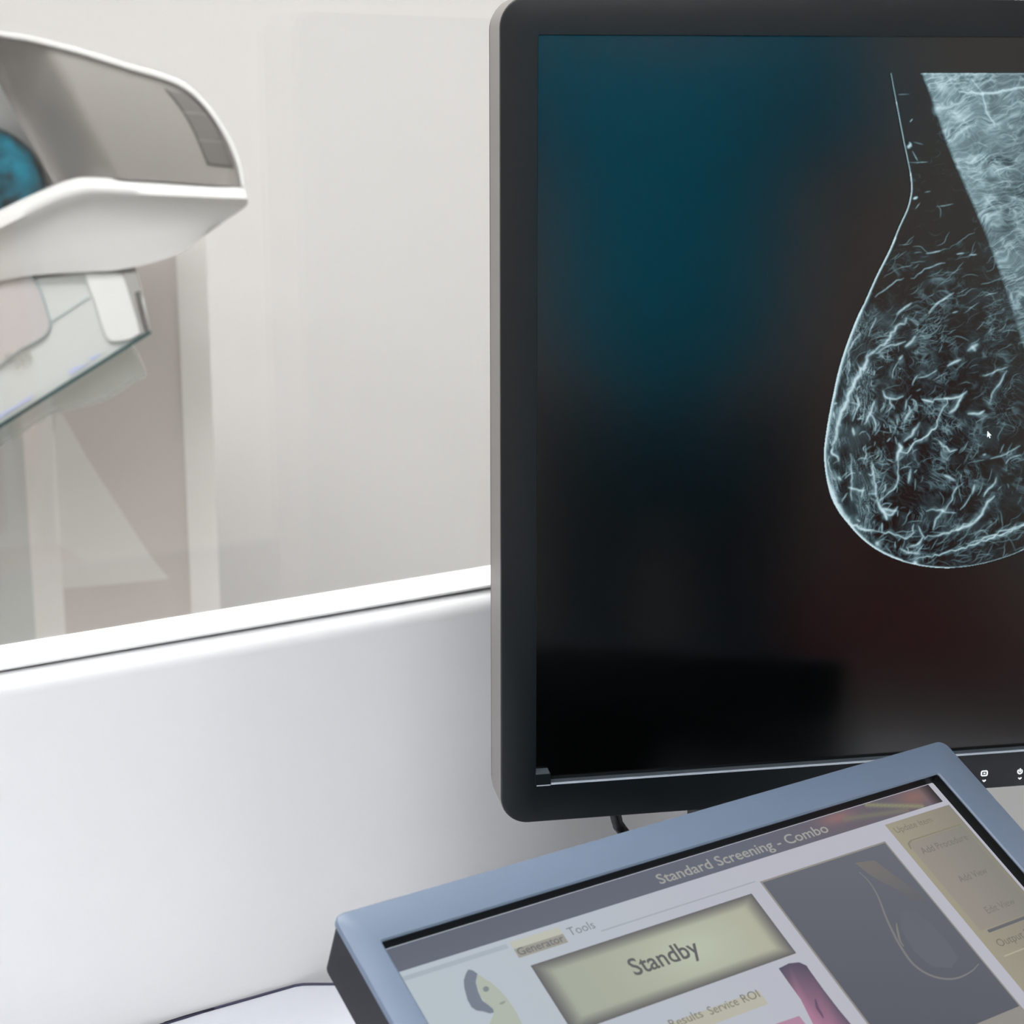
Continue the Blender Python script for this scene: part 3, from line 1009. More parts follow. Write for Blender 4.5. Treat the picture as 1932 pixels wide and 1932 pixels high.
def ui_text(name, s, pa, pb, cap, colr, lay, parent, bold=0.0):
    """text from pixel pa to pixel pb on the display, cap height in metres"""
    (ua, va), (ub, vb) = T_(*pa), T_(*pb)
    cu = bpy.data.curves.new('txt', 'FONT')
    cu.body = s
    cu.size = 1.0
    cu.offset = bold
    cu.resolution_u = 3
    ob = bpy.data.objects.new('txt', cu)
    C.objects.link(ob)
    dg = bpy.context.evaluated_depsgraph_get()
    me = bpy.data.meshes.new_from_object(ob.evaluated_get(dg))
    bpy.data.objects.remove(ob)
    xs_ = [q.co.x for q in me.vertices]
    w0, w1 = min(xs_), max(xs_)
    vm = (va + vb) / 2
    d = REC - 0.0001 - lay * 0.00008
    inv = inv_of(parent)
    for q in me.vertices:
        q.co = inv @ tw(ua + (ub - ua) * (q.co.x - w0) / (w1 - w0), va + (vb - va) * 0 + cap * q.co.y / 0.70, d)
    me.name = name
    me.materials.clear()
    me.materials.append(M['ui'])
    ca = me.color_attributes.new('glow', 'FLOAT_COLOR', 'POINT')
    ca.data.foreach_set('color', np.tile(np.array((*uic(colr), 1), np.float32), len(me.vertices)))
    o = bpy.data.objects.new(name, me)
    C.objects.link(o)
    o.parent = parent
    return o


def rect2(u0, v0, u1, v1):
    return [(u0, v0), (u1, v0), (u1, v1), (u0, v1)]


def mixc(a, b, t):
    t = min(1, max(0, t))
    return tuple(x + (y - x) * t for x, y in zip(a, b))


BGL, BGR = (182, 198, 209), (186, 186, 202)
su0, sv0, su1, sv1 = iu0 - .001, iv0 - .001, iu1 + .001, iv1 + .001
disp = ui_grid('display', su0, sv0, su1, sv1, 24, 18, lambda s, t: mixc(BGL, BGR, s * 1.5), 0, tou)
disp['label'] = 'lit touch display with a pale lavender page'
# title bar
ta, tbv = T_(728, 1794), T_(752, 1834)
vt1 = T_(1000, 1731)[1]
vt0 = T_(1000, 1757)[1]
tbv1 = (T_(1000, 1730)[1] + T_(735, 1798)[1]) / 2


def title_col(s, t):
    c = (101, 107, 126)
    if s > .62:
        k = (s - .62) / .38
        c = mixc(c, (108, 98, 112), k * 2)
        a = math.exp(-((s - .795) / .035) ** 2) * math.exp(-((t - .75) / .3) ** 2)
        c = mixc(c, (150, 108, 110), a)
        a = math.exp(-((s - .955) / .035) ** 2) * math.exp(-((t - .6) / .45) ** 2)
        c = mixc(c, (150, 106, 98), a * .9)
        a = math.exp(-((t - (.95 - (s - .86) * 9)) / .10) ** 2) * (1 if .86 < s < .96 else 0)
        c = mixc(c, (150, 155, 108), a * .9)
        a = math.exp(-((t - (.62 - (s - .80) * 4)) / .12) ** 2) * (1 if .80 < s < .93 else 0)
        c = mixc(c, (130, 130, 105), a * .7)
        if s > .975:
            c = mixc(c, (60, 50, 55), (s - .975) / .025)
    return c


uR = T_(1779, 1513)[0]
ui_grid('title_bar', iu0 + .0002, vt0, uR, iv1 - .0004, 160, 12, title_col, 1, disp)
ui_text('title_text', 'Standard Screening - Combo', (1246, 1669), (1571, 1577), 0.0058, (163, 163, 158), 3, disp, .012)
# sidebar
sa = T_(1669, 1557)
ui_grid('side_panel', sa[0], sv0 + .01, su1 - .003, sa[1], 20, 30, lambda s, t: mixc((166, 157, 132), (146, 139, 122), s * 1.0 + (1 - t) * .2), 2, disp)
sb = T_(1712, 1592)
ui_grid('side_box', sb[0], T_(1868, 1750)[1], su1 - .006, sb[1], 10, 10, lambda s, t: mixc((156, 146, 134), (140, 136, 126), s), 3, disp)
ui_layer('side_box_rim', [(sb[0] - .0005, sb[1] - .004), (sb[0] + .001, sb[1] - .0005), (sb[0] + .004, sb[1] + .0006), (su1 - .006, sb[1] + .0006), (su1 - .006, sb[1] + .0013), (sb[0] + .003, sb[1] + .0013), (sb[0] - .0002, sb[1]), (sb[0] - .0013, sb[1] - .004)], (140, 134, 108), 4, disp)
ui_text('side_text', 'Update Item', (1692, 1573), (1759, 1550), 0.0038, (128, 124, 104), 4, disp)
ui_text('side_text', 'Add Procedure', (1742, 1613), (1828, 1585), 0.0042, (124, 118, 114), 5, disp)
ui_text('side_text', 'Add View', (1813, 1666), (1864, 1648), 0.0042, (124, 120, 112), 5, disp)
ui_text('side_text', 'Edit View', (1864, 1725), (1917, 1706), 0.0042, (126, 122, 114), 5, disp)
la = T_(1865, 1760)
ui_layer('divider', rect2(la[0], la[1] - .0003, su1 - .006, la[1] + .0014), (104, 105, 112), 5, disp)
ui_text('side_text', 'Output Data', (1886, 1788), (1972, 1760), 0.0045, (120, 118, 100), 5, disp)
lb = T_(1894, 1806)
ui_layer('divider', rect2(lb[0], lb[1] - .0002, su1 - .006, lb[1] + .0006), (178, 176, 146), 5, disp)
# thumbnail radiograph
a = T_(1438, 1666)
b = T_(1932, 1907)
ui_layer('thumbnail_frame', rect2(a[0] - .001, sv0 + .03, b[0] + .0002, a[1] + .001), (150, 144, 138), 2, disp)
tu0, tu1, tv1, tv0 = a[0], b[0] - .0008, a[1], T_(1932, 1895)[1]
th_ = ui_grid('thumbnail', tu0, tv0, tu1, tv1, 10, 10, lambda s, t: mixc((88, 92, 105), (104, 109, 121), t * .8 + s * .2), 3, disp)
th_['label'] = 'small dark radiograph picture on the touch display'


def ui_ribbon(name, pxs, w, colr, lay, parent):
    P = [np.array(T_(*p)) for p in pxs]
    P = [np.array(q) for q in catmull(P, .0008)]
    A, B = [], []
    n = len(P)
    for i in range(n):
        tt = P[min(i + 1, n - 1)] - P[max(i - 1, 0)]
        tt = tt / (np.linalg.norm(tt) + 1e-9)
        nn = np.array((-tt[1], tt[0]))
        k = w * (0.35 + 0.65 * math.sin(PI * (i + .5) / n))
        A.append(tuple(P[i] + nn * k)); B.append(tuple(P[i] - nn * k))
    return ui_layer(name, A + B[::-1], colr, lay, parent)


def zz(p): return (1400 + p[0] * .2754, 1500 + p[1] * .2754)


ui_ribbon('outline', [zz(p) for p in [(800, 530), (870, 600), (930, 700), (980, 830), (1030, 940), (1090, 1050), (1170, 1160), (1270, 1230), (1380, 1262), (1480, 1255), (1570, 1210), (1620, 1160)]], .0007, (124, 126, 128), 4, disp)
ui_ribbon('outline', [zz(p) for p in [(1055, 880), (1065, 940), (1080, 1000), (1105, 1040)]], .0006, (128, 130, 122), 4, disp)
ui_layer('muscle_wedge', [T_(*zz(p)) for p in [(770, 468), (905, 452), (1010, 530), (1120, 610), (1230, 690), (1280, 760), (1150, 700), (980, 610), (880, 555)]], [(124, 118, 114), (122, 116, 112), (116, 112, 112), (110, 108, 110), (104, 104, 110), (100, 102, 112), (104, 104, 110), (112, 110, 112), (118, 114, 113)], 4, disp)
ui_layer('tissue_glow', [T_(*zz(p)) for p in [(1080, 800), (1180, 800), (1290, 880), (1400, 1000), (1480, 1120), (1430, 1190), (1300, 1180), (1180, 1080), (1090, 930)]], (101, 105, 117), 4, disp)
# standby button
a = T_(1001, 1823)
b = T_(1502, 1799)
c0 = T_(1414, 1687)


def btn(s, t):
    base = mixc((168, 178, 158), (184, 184, 156), s)
    base = mixc(base, (188, 198, 172), math.exp(-((s - .62) / .2) ** 2 - ((t - .5) / .4) ** 2))
    ed = min(s * 2.4, (1 - s) * 2.4, t * 1.0, (1 - t) * 1.0)
    return mixc((104, 102, 104), base, ed / .17)


bt = ui_grid('standby_button', a[0], b[1], b[0], (a[1] + c0[1]) / 2, 60, 30, btn, 2, disp)
ui_text('button_text', 'Standby', (1199, 1842), (1325, 1800), 0.0092, (98, 100, 102), 4, disp, .014)
# tabs
a, b = T_(969, 1792), T_(1073, 1780)
v0_ = T_(977, 1809)[1]
ui_layer('tab', rect2(a[0], v0_, b[0], a[1] + .004), (192, 196, 176), 2, disp)
ui_layer('tab', rect2(a[0], v0_, b[0], a[1]), (160, 158, 146), 3, disp)
ui_text('tab_text', 'Generator', (980, 1804), (1066, 1777), 0.0040, (112, 114, 118), 4, disp, .01)
ui_text('tab_text', 'Tools', (1076, 1767), (1124, 1751), 0.0046, (126, 138, 148), 4, disp)
a, b = T_(1290, 1932), T_(1448, 1893)
ui_layer('tab', rect2(a[0] - .03, b[1] - .0005, b[0], T_(1440, 1866)[1]), (190, 186, 166), 2, disp)
ui_text('tab_text', 'Results', (1268, 1941), (1330, 1922), 0.0044, (130, 126, 112), 4, disp)
ui_text('tab_text', 'Service', (1341, 1916), (1396, 1897), 0.0044, (126, 122, 110), 4, disp)
ui_text('tab_text', 'ROI', (1404, 1893), (1435, 1882), 0.0044, (120, 122, 108), 4, disp)
# faint rule lines of the page
la, lb = T_(1130, 1752), T_(1425, 1664)
ui_layer('page_rule', rect2(la[0], lb[1] - .0002, lb[0], lb[1] + .0005), (164, 172, 184), 1, disp)
la = T_(760, 1842)
ui_layer('page_rule', rect2(la[0] - .002, la[1] - .0026, T_(960, 1790)[0], la[1] - .0002), (166, 182, 195), 1, disp)
# violet banner
vio = [T_(*zz(p)) for p in [(250, 1190), (320, 1155), (390, 1148), (440, 1170), (470, 1215), (560, 1340), (660, 1470), (760, 1590), (900, 1760), (700, 1800), (500, 1600), (400, 1400), (320, 1290)]]
cv_ = [(88, 82, 108), (92, 84, 108), (96, 84, 108), (94, 80, 104), (98, 84, 108), (104, 88, 112), (100, 84, 110), (104, 86, 114), (110, 90, 118), (196, 120, 160), (190, 118, 158), (170, 112, 146), (118, 92, 118)]
ui_layer('violet_banner', vio, cv_, 2, disp)
ui_layer('pink_patch', [T_(*zz(p)) for p in [(230, 1570), (390, 1515), (440, 1580), (600, 1760), (300, 1760)]], (186, 128, 164), 2, disp)
ui_ribbon('swirl', [zz(p) for p in [(500, 1400), (515, 1460), (540, 1500), (555, 1530)]], .0008, (110, 78, 112), 3, disp)
# woman portrait on the page (plain drawing)
def z7(p): return (700 + p[0] * .1553, 1732 + p[1] * .1553)


ui_layer('portrait_face', [T_(*z7(p)) for p in [(1290, 680), (1360, 730), (1460, 790), (1570, 890), (1650, 980), (1720, 1080), (1780, 1180), (1830, 1290), (1900, 1450), (1600, 1500), (1420, 1380), (1440, 1290), (1490, 1160), (1380, 1030), (1320, 930), (1280, 800)]], (178, 188, 172), 2, disp)
ui_layer('portrait_hair', [T_(*z7(p)) for p in [(1180, 630), (1230, 640), (1290, 680), (1270, 790), (1300, 900), (1350, 1010), (1420, 1060), (1480, 1110), (1490, 1155), (1440, 1165), (1360, 1140), (1280, 1130), (1220, 1090), (1170, 1000), (1130, 850), (1125, 760), (1150, 680)]], (116, 130, 148), 3, disp)
ui_layer('portrait_eye', [T_(*z7((1395 + 38 * math.cos(k), 868 + 34 * math.sin(k)))) for k in np.linspace(0, 2 * PI, 10, endpoint=False)], (128, 140, 144), 3, disp)
ui_layer('portrait_mouth', [T_(*z7(p)) for p in [(1550, 1050), (1590, 1022), (1635, 1010), (1620, 1038), (1580, 1058)]], (146, 156, 150), 3, disp)

# ------------------------------------------------------------------ mammography machine
MD = 2.40
mac = empty('mammography_machine', FH * MD + RT * (-0.55), Matrix((RT, FH, Z)).transposed())
tag(mac, 'white and taupe mammography machine behind the glass at left', 'machine')


def mx(x, y, d=0.0):
    return at(x, y, MD + d)


def cpoly(P, step=12):
    return [tuple(q) for q in catmull(P, step)]


# upper shell
topc = cpoly([(-330, 20), (-150, 32), (0, 58), (60, 68), (150, 91), (240, 119), (322, 144), (362, 166), (402, 208), (436, 262), (456, 312), (465, 352)])
DV = (FH + RT * ((455 - 966) / F - 0.07)).normalized()
inn = [(x - 1.2 - 8 * min(1, max(0, (x - 330) / 110.0)), y + 11 * (1 - min(1, max(0, (x - 350) / 130.0)))) for x, y in topc][::-1]
extrude([mx(x, y, 0.001) for x, y in topc + inn], DV * 0.26, M['mach_white'], 'upper_shell', mac, bevel=0.002, bseg=3)
outl = topc + [(463, 362), (300, 356), (170, 350), (110, 362), (0, 410), (-330, 520)]
extrude([mx(x - 6, y + 4, 0.15) for x, y in outl], DV * 0.09, M['mach_white'], 'back_plate', mac, bevel=0.004, bseg=2)


# taupe side cover, gently curved
def cover_d(x, y):
    # distance to the left boundary line and to the upper rim
    dl = ((x + 60) * 296 - (y - 50) * 161) / math.hypot(296, 161)
    yt = np.interp(x, [-60, 0, 150, 322, 365, 400, 430, 455], [50, 67, 100, 152, 178, 215, 265, 350])
    dtop = y - yt
    d = 0.012
    d += 0.05 * max(0, 1 - dtop / 190.0) ** 2 * 0.26 - 0.0105
    if dl < 120:
        q = min(1, (120 - dl) / 115)
        d += 0.085 * q * q * (3 - 2 * q)
    return d - 0.006


TOPC = catmull([(-60, 50), (0, 67), (75, 79), (150, 100), (240, 126), (322, 152), (365, 178), (400, 215), (430, 265), (448, 310), (455, 347)], 6)
BOTC = catmull([(101, 347), (130, 339), (170, 335), (250, 339), (330, 344), (400, 349), (440, 352), (455, 353)], 4)


def resamp(P, n):
    s = np.concatenate([[0], np.cumsum(np.linalg.norm(np.diff(P, axis=0), axis=1))])
    q = np.linspace(0, s[-1], n)
    return np.stack([np.interp(q, s, P[:, 0]), np.interp(q, s, P[:, 1])], -1)


NU, NV = 60, 28
TT, BBc = resamp(TOPC, NU), resamp(BOTC, NU)
V, Fc = [], []
for i in range(NU):
    for j in range(NV):
        p = TT[i] + (BBc[i] - TT[i]) * j / (NV - 1)
        V.append(mx(p[0], p[1], cover_d(*p)))
nb = len(V)
for i in range(NU):
    for j in range(NV):
        p = TT[i] + (BBc[i] - TT[i]) * j / (NV - 1)
        V.append(mx(p[0], p[1], cover_d(*p) + 0.008))
for i in range(NU - 1):
    for j in range(NV - 1):
        a = i * NV + j
        Fc.append((a, a + NV, a + NV + 1, a + 1))
        Fc.append((nb + a, nb + a + 1, nb + a + NV + 1, nb + a + NV))
for i in range(NU - 1):
    for j in (0, NV - 1):
        a = i * NV + j
        Fc.append((a, nb + a, nb + a + NV, a + NV))
for j in range(NV - 1):
    for i in (0, NU - 1):
        a = i * NV + j
        Fc.append((a, a + 1, nb + a + 1, nb + a))
cov = mk('side_cover', V, Fc, M['mach_grey'], mac, smooth=True, autosmooth=math.radians(50))
cov['label'] = 'taupe grey curved side cover'
# dark vent window on the cover
Lc = resamp(catmull([(309, 165), (340, 205), (362, 243), (378, 280), (391, 311)], 4), 24)
Rc = resamp(catmull([(352, 176), (372, 190), (398, 222), (420, 262), (441, 317)], 4), 24)
V, Fc = [], []
for k in range(24):
    for s in np.linspace(0, 1, 8):
        p = Lc[k] + (Rc[k] - Lc[k]) * s
        V.append(mx(p[0], p[1], cover_d(*p) - 0.0012))
for k in range(23):
    for s in range(7):
        a = k * 8 + s
        Fc.append((a, a + 1, a + 9, a + 8))
vent = mk('vent_window', V, Fc, M['mach_dark'], cov, smooth=True)
sol = vent.modifiers.new('solid', 'SOLIDIFY')
sol.thickness = 0.001
for k in (8, 16):
    v, f = tube([mx(*(Lc[k] + (Rc[k] - Lc[k]) * s), cover_d(*(Lc[k] + (Rc[k] - Lc[k]) * s)) - 0.0016) for s in (0.03, .35, .65, .97)], 0.0006, 6)
    mk('vent_rib', v, f, M['mach_grey'], cov)
# lower shell with a rolled lip
rowsP = [
    ([(-330, 505), (-80, 432), (0, 396), (50, 372), (100, 350), (135, 338), (170, 334), (300, 342), (455, 353)], 0.05),
    ([(-330, 505), (-80, 432), (0, 396), (50, 372), (100, 350), (135, 338), (170, 334), (300, 342), (456, 354)], 0.004),
    ([(-330, 517), (-80, 446), (0, 409), (50, 385), (100, 362), (136, 350), (173, 346), (305, 353), (463, 362)], -0.010),
    ([(-330, 540), (-80, 466), (0, 430), (50, 406), (100, 382), (140, 369), (182, 363), (310, 369), (467, 375)], -0.012),
    ([(-330, 552), (-80, 480), (0, 443), (58, 416), (108, 394), (148, 381), (190, 375), (310, 380), (468, 385)], -0.002),
    ([(-330, 562), (-80, 492), (0, 455), (62, 427), (112, 406), (152, 394), (195, 387), (315, 390), (464, 390)], 0.004),
    ([(-330, 580), (-80, 530), (0, 505), (60, 490), (112, 478), (160, 468), (215, 452), (325, 430), (424, 418)], 0.012),
    ([(-330, 590), (-80, 545), (0, 530), (50, 521), (110, 516), (165, 513), (232, 508), (330, 482), (398, 436)], 0.019),
    ([(-330, 590), (-80, 545), (0, 530), (50, 521), (110, 516), (165, 513), (232, 508), (330, 482), (398, 436)], 0.26),
]
NL = 64
V, Fc = [], []
for P, d in rowsP:
    Q = resamp(catmull(P, 5), NL)
    V += [mx(x, y, d) if d < .2 else mx(x, y, .019) + DV * .2 for x, y in Q]
nr = len(rowsP)
for k in range(nr - 1):
    for i in range(NL - 1):
        Fc.append((k * NL + i, k * NL + i + 1, (k + 1) * NL + i + 1, (k + 1) * NL + i))
for i in range(NL - 1):
    Fc.append(((nr - 1) * NL + i, (nr - 1) * NL + i + 1, i + 1, i))
Fc.append(tuple(k * NL for k in range(nr)))
Fc.append(tuple(k * NL + NL - 1 for k in range(nr - 1, -1, -1)))
lo = mk('lower_shell', V, Fc, M['mach_white'], mac, smooth=True, autosmooth=math.radians(60))
# teal guard in the throat of the head
V, Fc = [], []
nA, nB = 24, 32
ctr = mx(-45, 352, 0.115)
sx, sz = (mx(85, 352, .115) - ctr).length, (mx(-45, 232, .115) - ctr).length
for j in range(nA + 1):
    ph = PI * j / nA
    for i in range(nB):
        tt = 2 * PI * i / nB
        V.append(ctr + RT * sx * math.sin(ph) * math.cos(tt) + FH * 0.075 * math.sin(ph) * math.sin(tt) + Z * sz * math.cos(ph))
for j in range(nA):
    for i in range(nB):
        Fc.append((j * nB + i, j * nB + (i + 1) % nB, (j + 1) * nB + (i + 1) % nB, (j + 1) * nB + i))
tg = mk('face_guard', V, Fc, M['teal'], mac, smooth=True)
tg['label'] = 'glossy teal rounded guard'
v, f = loft([[ctr + RT * a + Z * b + FH * d for a, b in [(0.0032 * math.cos(t), 0.0032 * math.sin(t)) for t in np.linspace(0, 2 * PI, 12, endpoint=False)]] for d in (0, .004)])
# compression paddle under the head
body = [(-330, 575), (-60, 541), (0, 533), (80, 523), (160, 513), (232, 514), (258, 515), (270, 560), (285, 627), (0, 803), (-330, 1007)]
pb = extrude([mx(x, y, 0.03) for x, y in body], DV * 0.12, M['padd'], 'paddle_holder', mac, bevel=0.003)


def plate(name, px_pts, d, th, m, parent, bevel=0.0, smoothstep=None):
    P = px_pts if smoothstep is None else cpoly(px_pts, smoothstep)
    return extrude([mx(x, y, d) for x, y in P], DV * th, m, name, parent, bevel=bevel)


o = plate('paddle_recess', [(-330, 548), (-60, 530), (0, 527), (58, 517)] + cpoly([(62, 520), (78, 552), (90, 590), (95, 612), (84, 634), (60, 648), (40, 658)], 5) + [(0, 690), (-330, 895)], 0.026, .003, M['padd_rec'], pb, bevel=.001)
v, f = tube([mx(x, y, 0.0255) for x, y in cpoly([(57, 516), (76, 550), (91, 595), (94, 610), (86, 632), (40, 660), (0, 692)], 8)], 0.0010, 6)
mk('seam_line', v, f, M['padd_line'], pb)
v, f = tube([mx(x, y, 0.029) for x, y in [(95, 609), (120, 593), (168, 561)]], 0.0008, 6)
mk('seam_line', v, f, M['padd_line'], pb)
v, f = tube([mx(x, y, 0.029) for x, y in [(0, 530), (60, 519), (160, 511)]], 0.0009, 6)
mk('seam_line', v, f, M['padd_line'], pb)
plate('white_insert', [(160, 516), (230, 516)] + cpoly([(240, 540), (258, 600), (266, 625), (258, 634), (246, 641)], 5) + cpoly([(235, 643), (212, 645), (203, 640), (194, 622), (180, 575), (165, 535)], 5), 0.025, .004, M['insert'], pb, bevel=.0015)
plate('end_cap', [(231, 514), (258, 514), (266, 548), (256, 552), (262, 590), (272, 628), (265, 634), (257, 600)], 0.024, .01, M['mach_mid'], pb)
o = plate('latch_slot', [(254, 553), (262, 551), (274, 590), (284, 627), (268, 637), (276, 628), (265, 595)], 0.022, .01, M['mach_dark'], pb)
o = plate('clear_edge', [(-330, 1002), (0, 800), (283, 624), (286, 629), (0, 808), (-330, 1012)], 0.020, .03, M['padd_edge'], pb)
o['label'] = 'dark teal lower edge of the clear paddle'
for P in ([(-20, 797), (0, 782), (40, 757), (64, 742), (60, 752), (30, 771), (0, 790), (-20, 805)], [(128, 702), (140, 692), (168, 686), (150, 697), (133, 707)], [(166, 676), (192, 665), (184, 674), (173, 681)]):
    plate('reflection_dash', P, 0.0285, .001, M['padd_blue'], pb)  # blue reflections along the clear edge, put in as coloured plates
for P in ([(8, 668), (11, 667), (17, 676), (14, 677)], [(17, 665), (19, 664), (22, 671), (20, 672)], [(15, 683), (33, 672), (34, 675), (17, 686)], [(32, 668), (36, 667), (48, 686), (45, 688)], [(45, 663), (47, 662), (53, 672), (51, 674)], [(53, 664), (55, 662), (60, 676), (58, 678)], [(29, 694), (36, 690), (36, 693), (30, 697)], [(39, 664), (54, 660), (54, 663), (40, 667)]):
    plate('printed_mark', P, 0.0235, .001, M['padd_mark'], pb)
plate('clear_tray', [(-330, 1035), (0, 845), (100, 782), (200, 757), (276, 710), (262, 676), (246, 652), (0, 806), (-330, 1010)], 0.06, .05, M['clear'], pb)

# column, pale wedge and base
def colx(x, d):
    return at(x, 1000, MD + d).dot(RT)


def colpx(name, xl, xr, yr, d, dep, ztop, m, zlow=0.0, bevel=0.0):
    dd = MD + d
    a, b = at(xl, yr, dd), at(xr, yr, dd)
    a.z = b.z = 0
    L = [a, b, b + DV * dep, a + DV * dep]
    v, f = loft([[p + Z * h for p in L] for h in (zlow, ztop)])
    return mk(name, v, f, m, mac, bevel=bevel)


zt = at(380, 262, MD + .5).z
colpx('column', -200, 400, 800, .50, .22, zt, M['column'])
colpx('column_rail', 346, 402, 800, .496, .10, zt - .002, M['col_rail'])
colpx('column_rail', 54, 112, 1000, .494, .05, zt - .002, M['col_rail'])
colpx('column_cover', -200, 54.5, 1000, .4935, .05, zt - .002, M['col_left'])
P = [(104, 765), (122, 790), (165, 868), (235, 975), (285, 1052), (318, 1092), (200, 1104), (90, 1112)]
extrude([mx(x, y, .4975) for x, y in P], DV * .006, M['pale_wedge'], 'wedge_reflection', mac)  # added thin plate; a triangular reflection put in as pale colour
bp = [RT * a + FH * (MD + b) for a, b in ((colx(-330, .3), .1), (colx(150, .3), .1), (colx(300, .4), .40), (colx(300, .4), .70), (colx(-330, .3), .70))]
v, f = loft([[p + Z * h for p in bp] for h in (0.0, 0.06)])
mk('base', v, f, M['column'], mac, bevel=0.01)
# arm joining head and column (left, outside the photograph)
v, f = loft([[mx(x, y, d) for x, y in [(-320, 60), (-120, 70), (-120, 620), (-320, 620)]] for d in (0.25, .45)])
mk('support_arm', v, f, M['mach_white'], mac, bevel=0.01)

# ------------------------------------------------------------------ what the screens mirror: a person and a stool on the operator side
PERSON = True
PB = Vector((0.46, -0.50, 0))
face_dir = (Vector((0.55, 0.95, 0)) - PB)
face_dir.z = 0
face_dir.normalize()
side = face_dir.cross(Z)
pe_ = empty('person', PB, Matrix((side, face_dir, Z)).transposed())
tag(pe_, 'person in a teal scrub top and darker trousers mirrored in the dark monitor', 'person')


def skinned(name, nodes, edges, m, parent, root=0, subd=2):
    me = bpy.data.meshes.new(name)
    me.from_pydata([n[0] for n in nodes], edges, [])
    o = bpy.data.objects.new(name, me)
    C.objects.link(o)
    o.parent = parent
    bm = bmesh.new()
    bm.from_mesh(me)
    bm.verts.layers.skin.verify()
    bm.to_mesh(me)
    bm.free()
    sv = me.skin_vertices[0].data
    for i, n in enumerate(nodes):
        rr = n[1] if isinstance(n[1], tuple) else (n[1], n[1])
        sv[i].radius = rr
        sv[i].use_root = (i == root)
    md = o.modifiers.new('skin', 'SKIN')
    md.use_smooth_shade = True
    s = o.modifiers.new('sub', 'SUBSURF')
    s.levels = s.render_levels = subd
    me.materials.append(m)
    return o


N = []
Ed = []


def nd(p, r, prev=None):
    N.append((p, r))
    if prev is not None:
        Ed.append((prev, len(N) - 1))
    return len(N) - 1


pel = nd((0, 0, .95), (.15, .10))
ab = nd((0, 0, 1.10), (.13, .09), pel)
ch = nd((0, 0, 1.28), (.155, .105), ab)
up = nd((0, -.01, 1.40), (.12, .08), ch)
nk = nd((0, -.01, 1.48), .052, up)
hd0 = nd((0, .01, 1.56), (.068, .078), nk)
hd1 = nd((0, .01, 1.65), (.076, .092), hd0)
hd2 = nd((0, .0, 1.71), (.055, .065), hd1)
for s in (-1, 1):
    sh_ = nd((s * .175, -.01, 1.385), .052, up)
    el = nd((s * .245, -.02, 1.13), .041, sh_)
    wr = nd((s * .255, .05, .90), .027, el)
    pm = nd((s * .255, .065, .83), (.018, .036), wr)
    for k, (dy, L) in enumerate(((.026, .062), (.009, .072), (-.009, .068), (-.025, .052))):
        k0 = nd((s * .255, .068 + dy, .795), .0095, pm)
        k1 = nd((s * .250, .072 + dy, .795 - L * .6), .0085, k0)
        nd((s * .242, .070 + dy, .795 - L), .0075, k1)
    th0 = nd((s * .245, .105, .83), .010, pm)
    nd((s * .238, .120, .795), .008, th0)
    hp = nd((s * .095, 0, .86), .085, pel)
    kn = nd((s * .10, .01, .50), .056, hp)
    ak = nd((s * .10, -.01, .10), .038, kn)
    nd((s * .11, .12, .04), (.042, .03), ak)
bo = skinned('body', N, Ed, M['skin'], pe_)
N, Ed = [], []
pel = nd((0, 0, .86), (.185, .135))
ab = nd((0, 0, 1.08), (.165, .12), pel)
ch = nd((0, 0, 1.27), (.185, .13), ab)
up = nd((0, -.01, 1.405), (.13, .09), ch)
nd((0, -.01, 1.45), (.07, .065), up)
for s in (-1, 1):
    sh_ = nd((s * .18, -.01, 1.385), .072, up)
    nd((s * .222, -.022, 1.20), .068, sh_)
skinned('scrub_top', N, Ed, M['scrub'], pe_)
N, Ed = [], []
pel = nd((0, 0, .93), (.165, .115))
for s in (-1, 1):
    hp = nd((s * .095, 0, .84), .102, pel)
    kn = nd((s * .102, .01, .50), .078, hp)
    nd((s * .102, -.01, .09), .066, kn)
skinned('trousers', N, Ed, M['trouser'], pe_)
N, Ed = [], []
a0 = nd((0, -.03, 1.72), (.075, .07))
a1 = nd((0, -.065, 1.64), (.082, .06), a0)
nd((0, -.07, 1.54), (.05, .035), a1)
skinned('hair', N, Ed, M['hair'], pe_)


def blob(name, c, rx, ry, rz, m, parent):
    V, Fc = [], []
    for j in range(9):
        ph = PI * j / 8
        for i in range(12):
            tt = 2 * PI * i / 12
            V.append((c[0] + rx * math.sin(ph) * math.cos(tt), c[1] + ry * math.sin(ph) * math.sin(tt), c[2] + rz * math.cos(ph)))
    for j in range(8):
        for i in range(12):
            Fc.append((j * 12 + i, j * 12 + (i + 1) % 12, (j + 1) * 12 + (i + 1) % 12, (j + 1) * 12 + i))
    Mx = ROOTS[pe_.name]
    return mk(name, [Mx @ Vector(q) for q in V], Fc, m, parent, smooth=True)


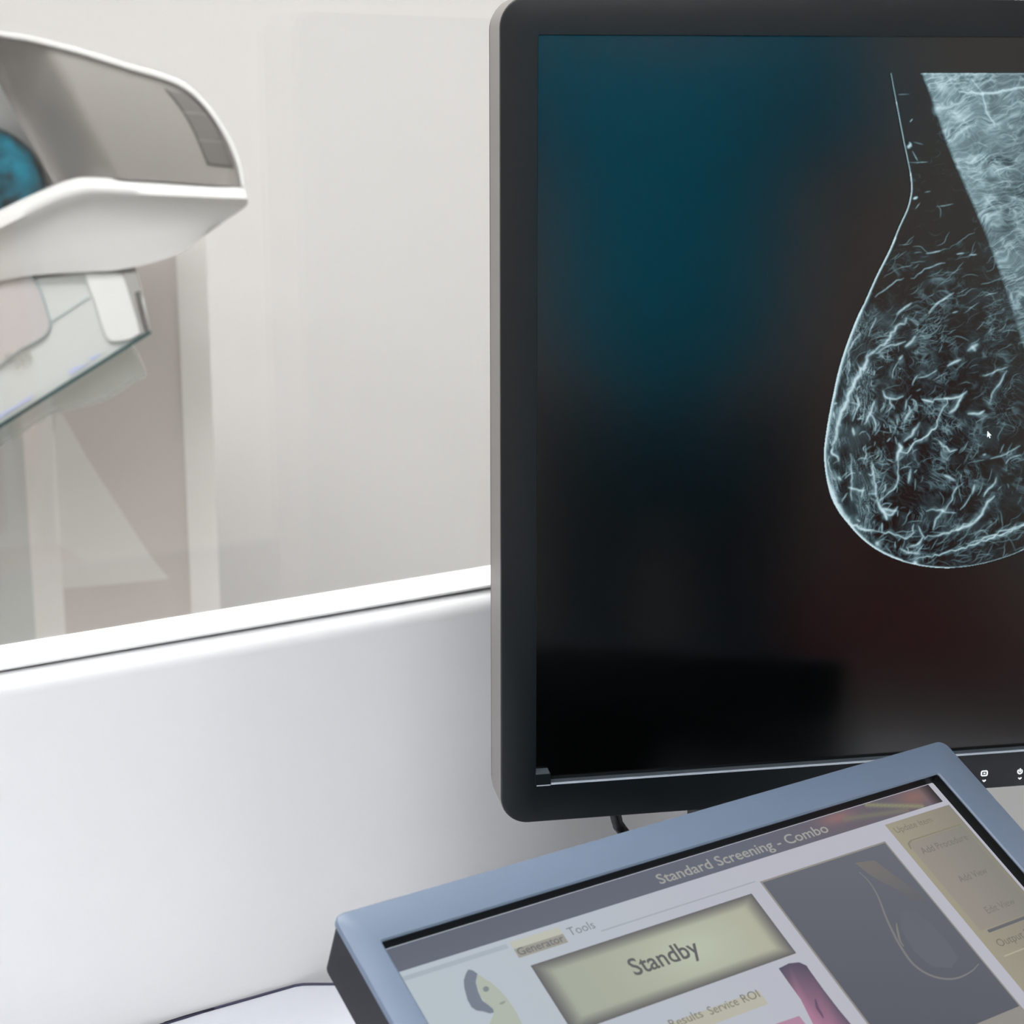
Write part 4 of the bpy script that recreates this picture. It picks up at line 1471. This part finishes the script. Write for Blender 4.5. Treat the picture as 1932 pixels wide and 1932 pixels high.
blob('eye', (-.03, .088, 1.645), .013, .010, .010, M['eye'], pe_)
blob('eye', (.03, .088, 1.645), .013, .010, .010, M['eye'], pe_)
blob('nose', (0, .104, 1.615), .013, .018, .022, M['skin'], pe_)
blob('mouth', (0, .088, 1.572), .026, .010, .008, M['red'], pe_)
blob('ear', (-.078, .0, 1.62), .012, .02, .032, M['skin'], pe_)
blob('ear', (.078, .0, 1.62), .012, .02, .032, M['skin'], pe_)

CB = Vector((0.79, -0.98, 0))
ch_ = empty('visitor_chair', CB)
tag(ch_, 'dark red chair on the operator side, mirrored faintly in the monitor', 'chair')


def cbox(name, lo, hi, m, bevel=0.0):
    return box(name, CB + Vector(lo), CB + Vector(hi), m, ch_, bevel=bevel, bseg=3)


cbox('seat', (-.21, -.26, .42), (.21, .18, .48), M['red'], .02)
cbox('backrest', (-.12, -.30, .50), (.12, -.25, .92), M['red'], .02)
for sx_ in (-1, 1):
    cbox('leg', (sx_ * .19 - .012, .14, 0), (sx_ * .19 + .012, .165, .42), M['steel'])
    cbox('leg', (sx_ * .19 - .012, -.29, 0), (sx_ * .19 + .012, -.265, .60), M['steel'])

# ------------------------------------------------------------------ camera and light
cd = bpy.data.cameras.new('camera')
cam = bpy.data.objects.new('camera', cd)
C.objects.link(cam)
cam.matrix_world = Matrix((RT, UP, -FW)).transposed().to_4x4()
cam.matrix_world.translation = CAM
cd.sensor_width = 36
cd.lens = 36 * F / 1932
cd.clip_start = 0.02
cd.dof.use_dof = True
cd.dof.focus_distance = 1.01
cd.dof.aperture_fstop = 15
sc_ = bpy.context.scene
sc_.camera = cam
w = bpy.data.worlds.new('world')
sc_.world = w
w.use_nodes = True
w.node_tree.nodes['Background'].inputs['Color'].default_value = (0.8, 0.85, 0.9, 1)
w.node_tree.nodes['Background'].inputs['Strength'].default_value = 0.3
sc_.view_settings.view_transform = 'Standard'
sc_.view_settings.look = 'None'
sc_.view_settings.gamma = 1
sc_.view_settings.use_curve_mapping = False
sc_.view_settings.exposure = 0.0
sc_.cycles.max_bounces = 7
sc_.cycles.adaptive_threshold = 0.1
sc_.cycles.adaptive_min_samples = 16
sc_.cycles.diffuse_bounces = 4
sc_.cycles.glossy_bounces = 3
sc_.cycles.transparent_max_bounces = 12
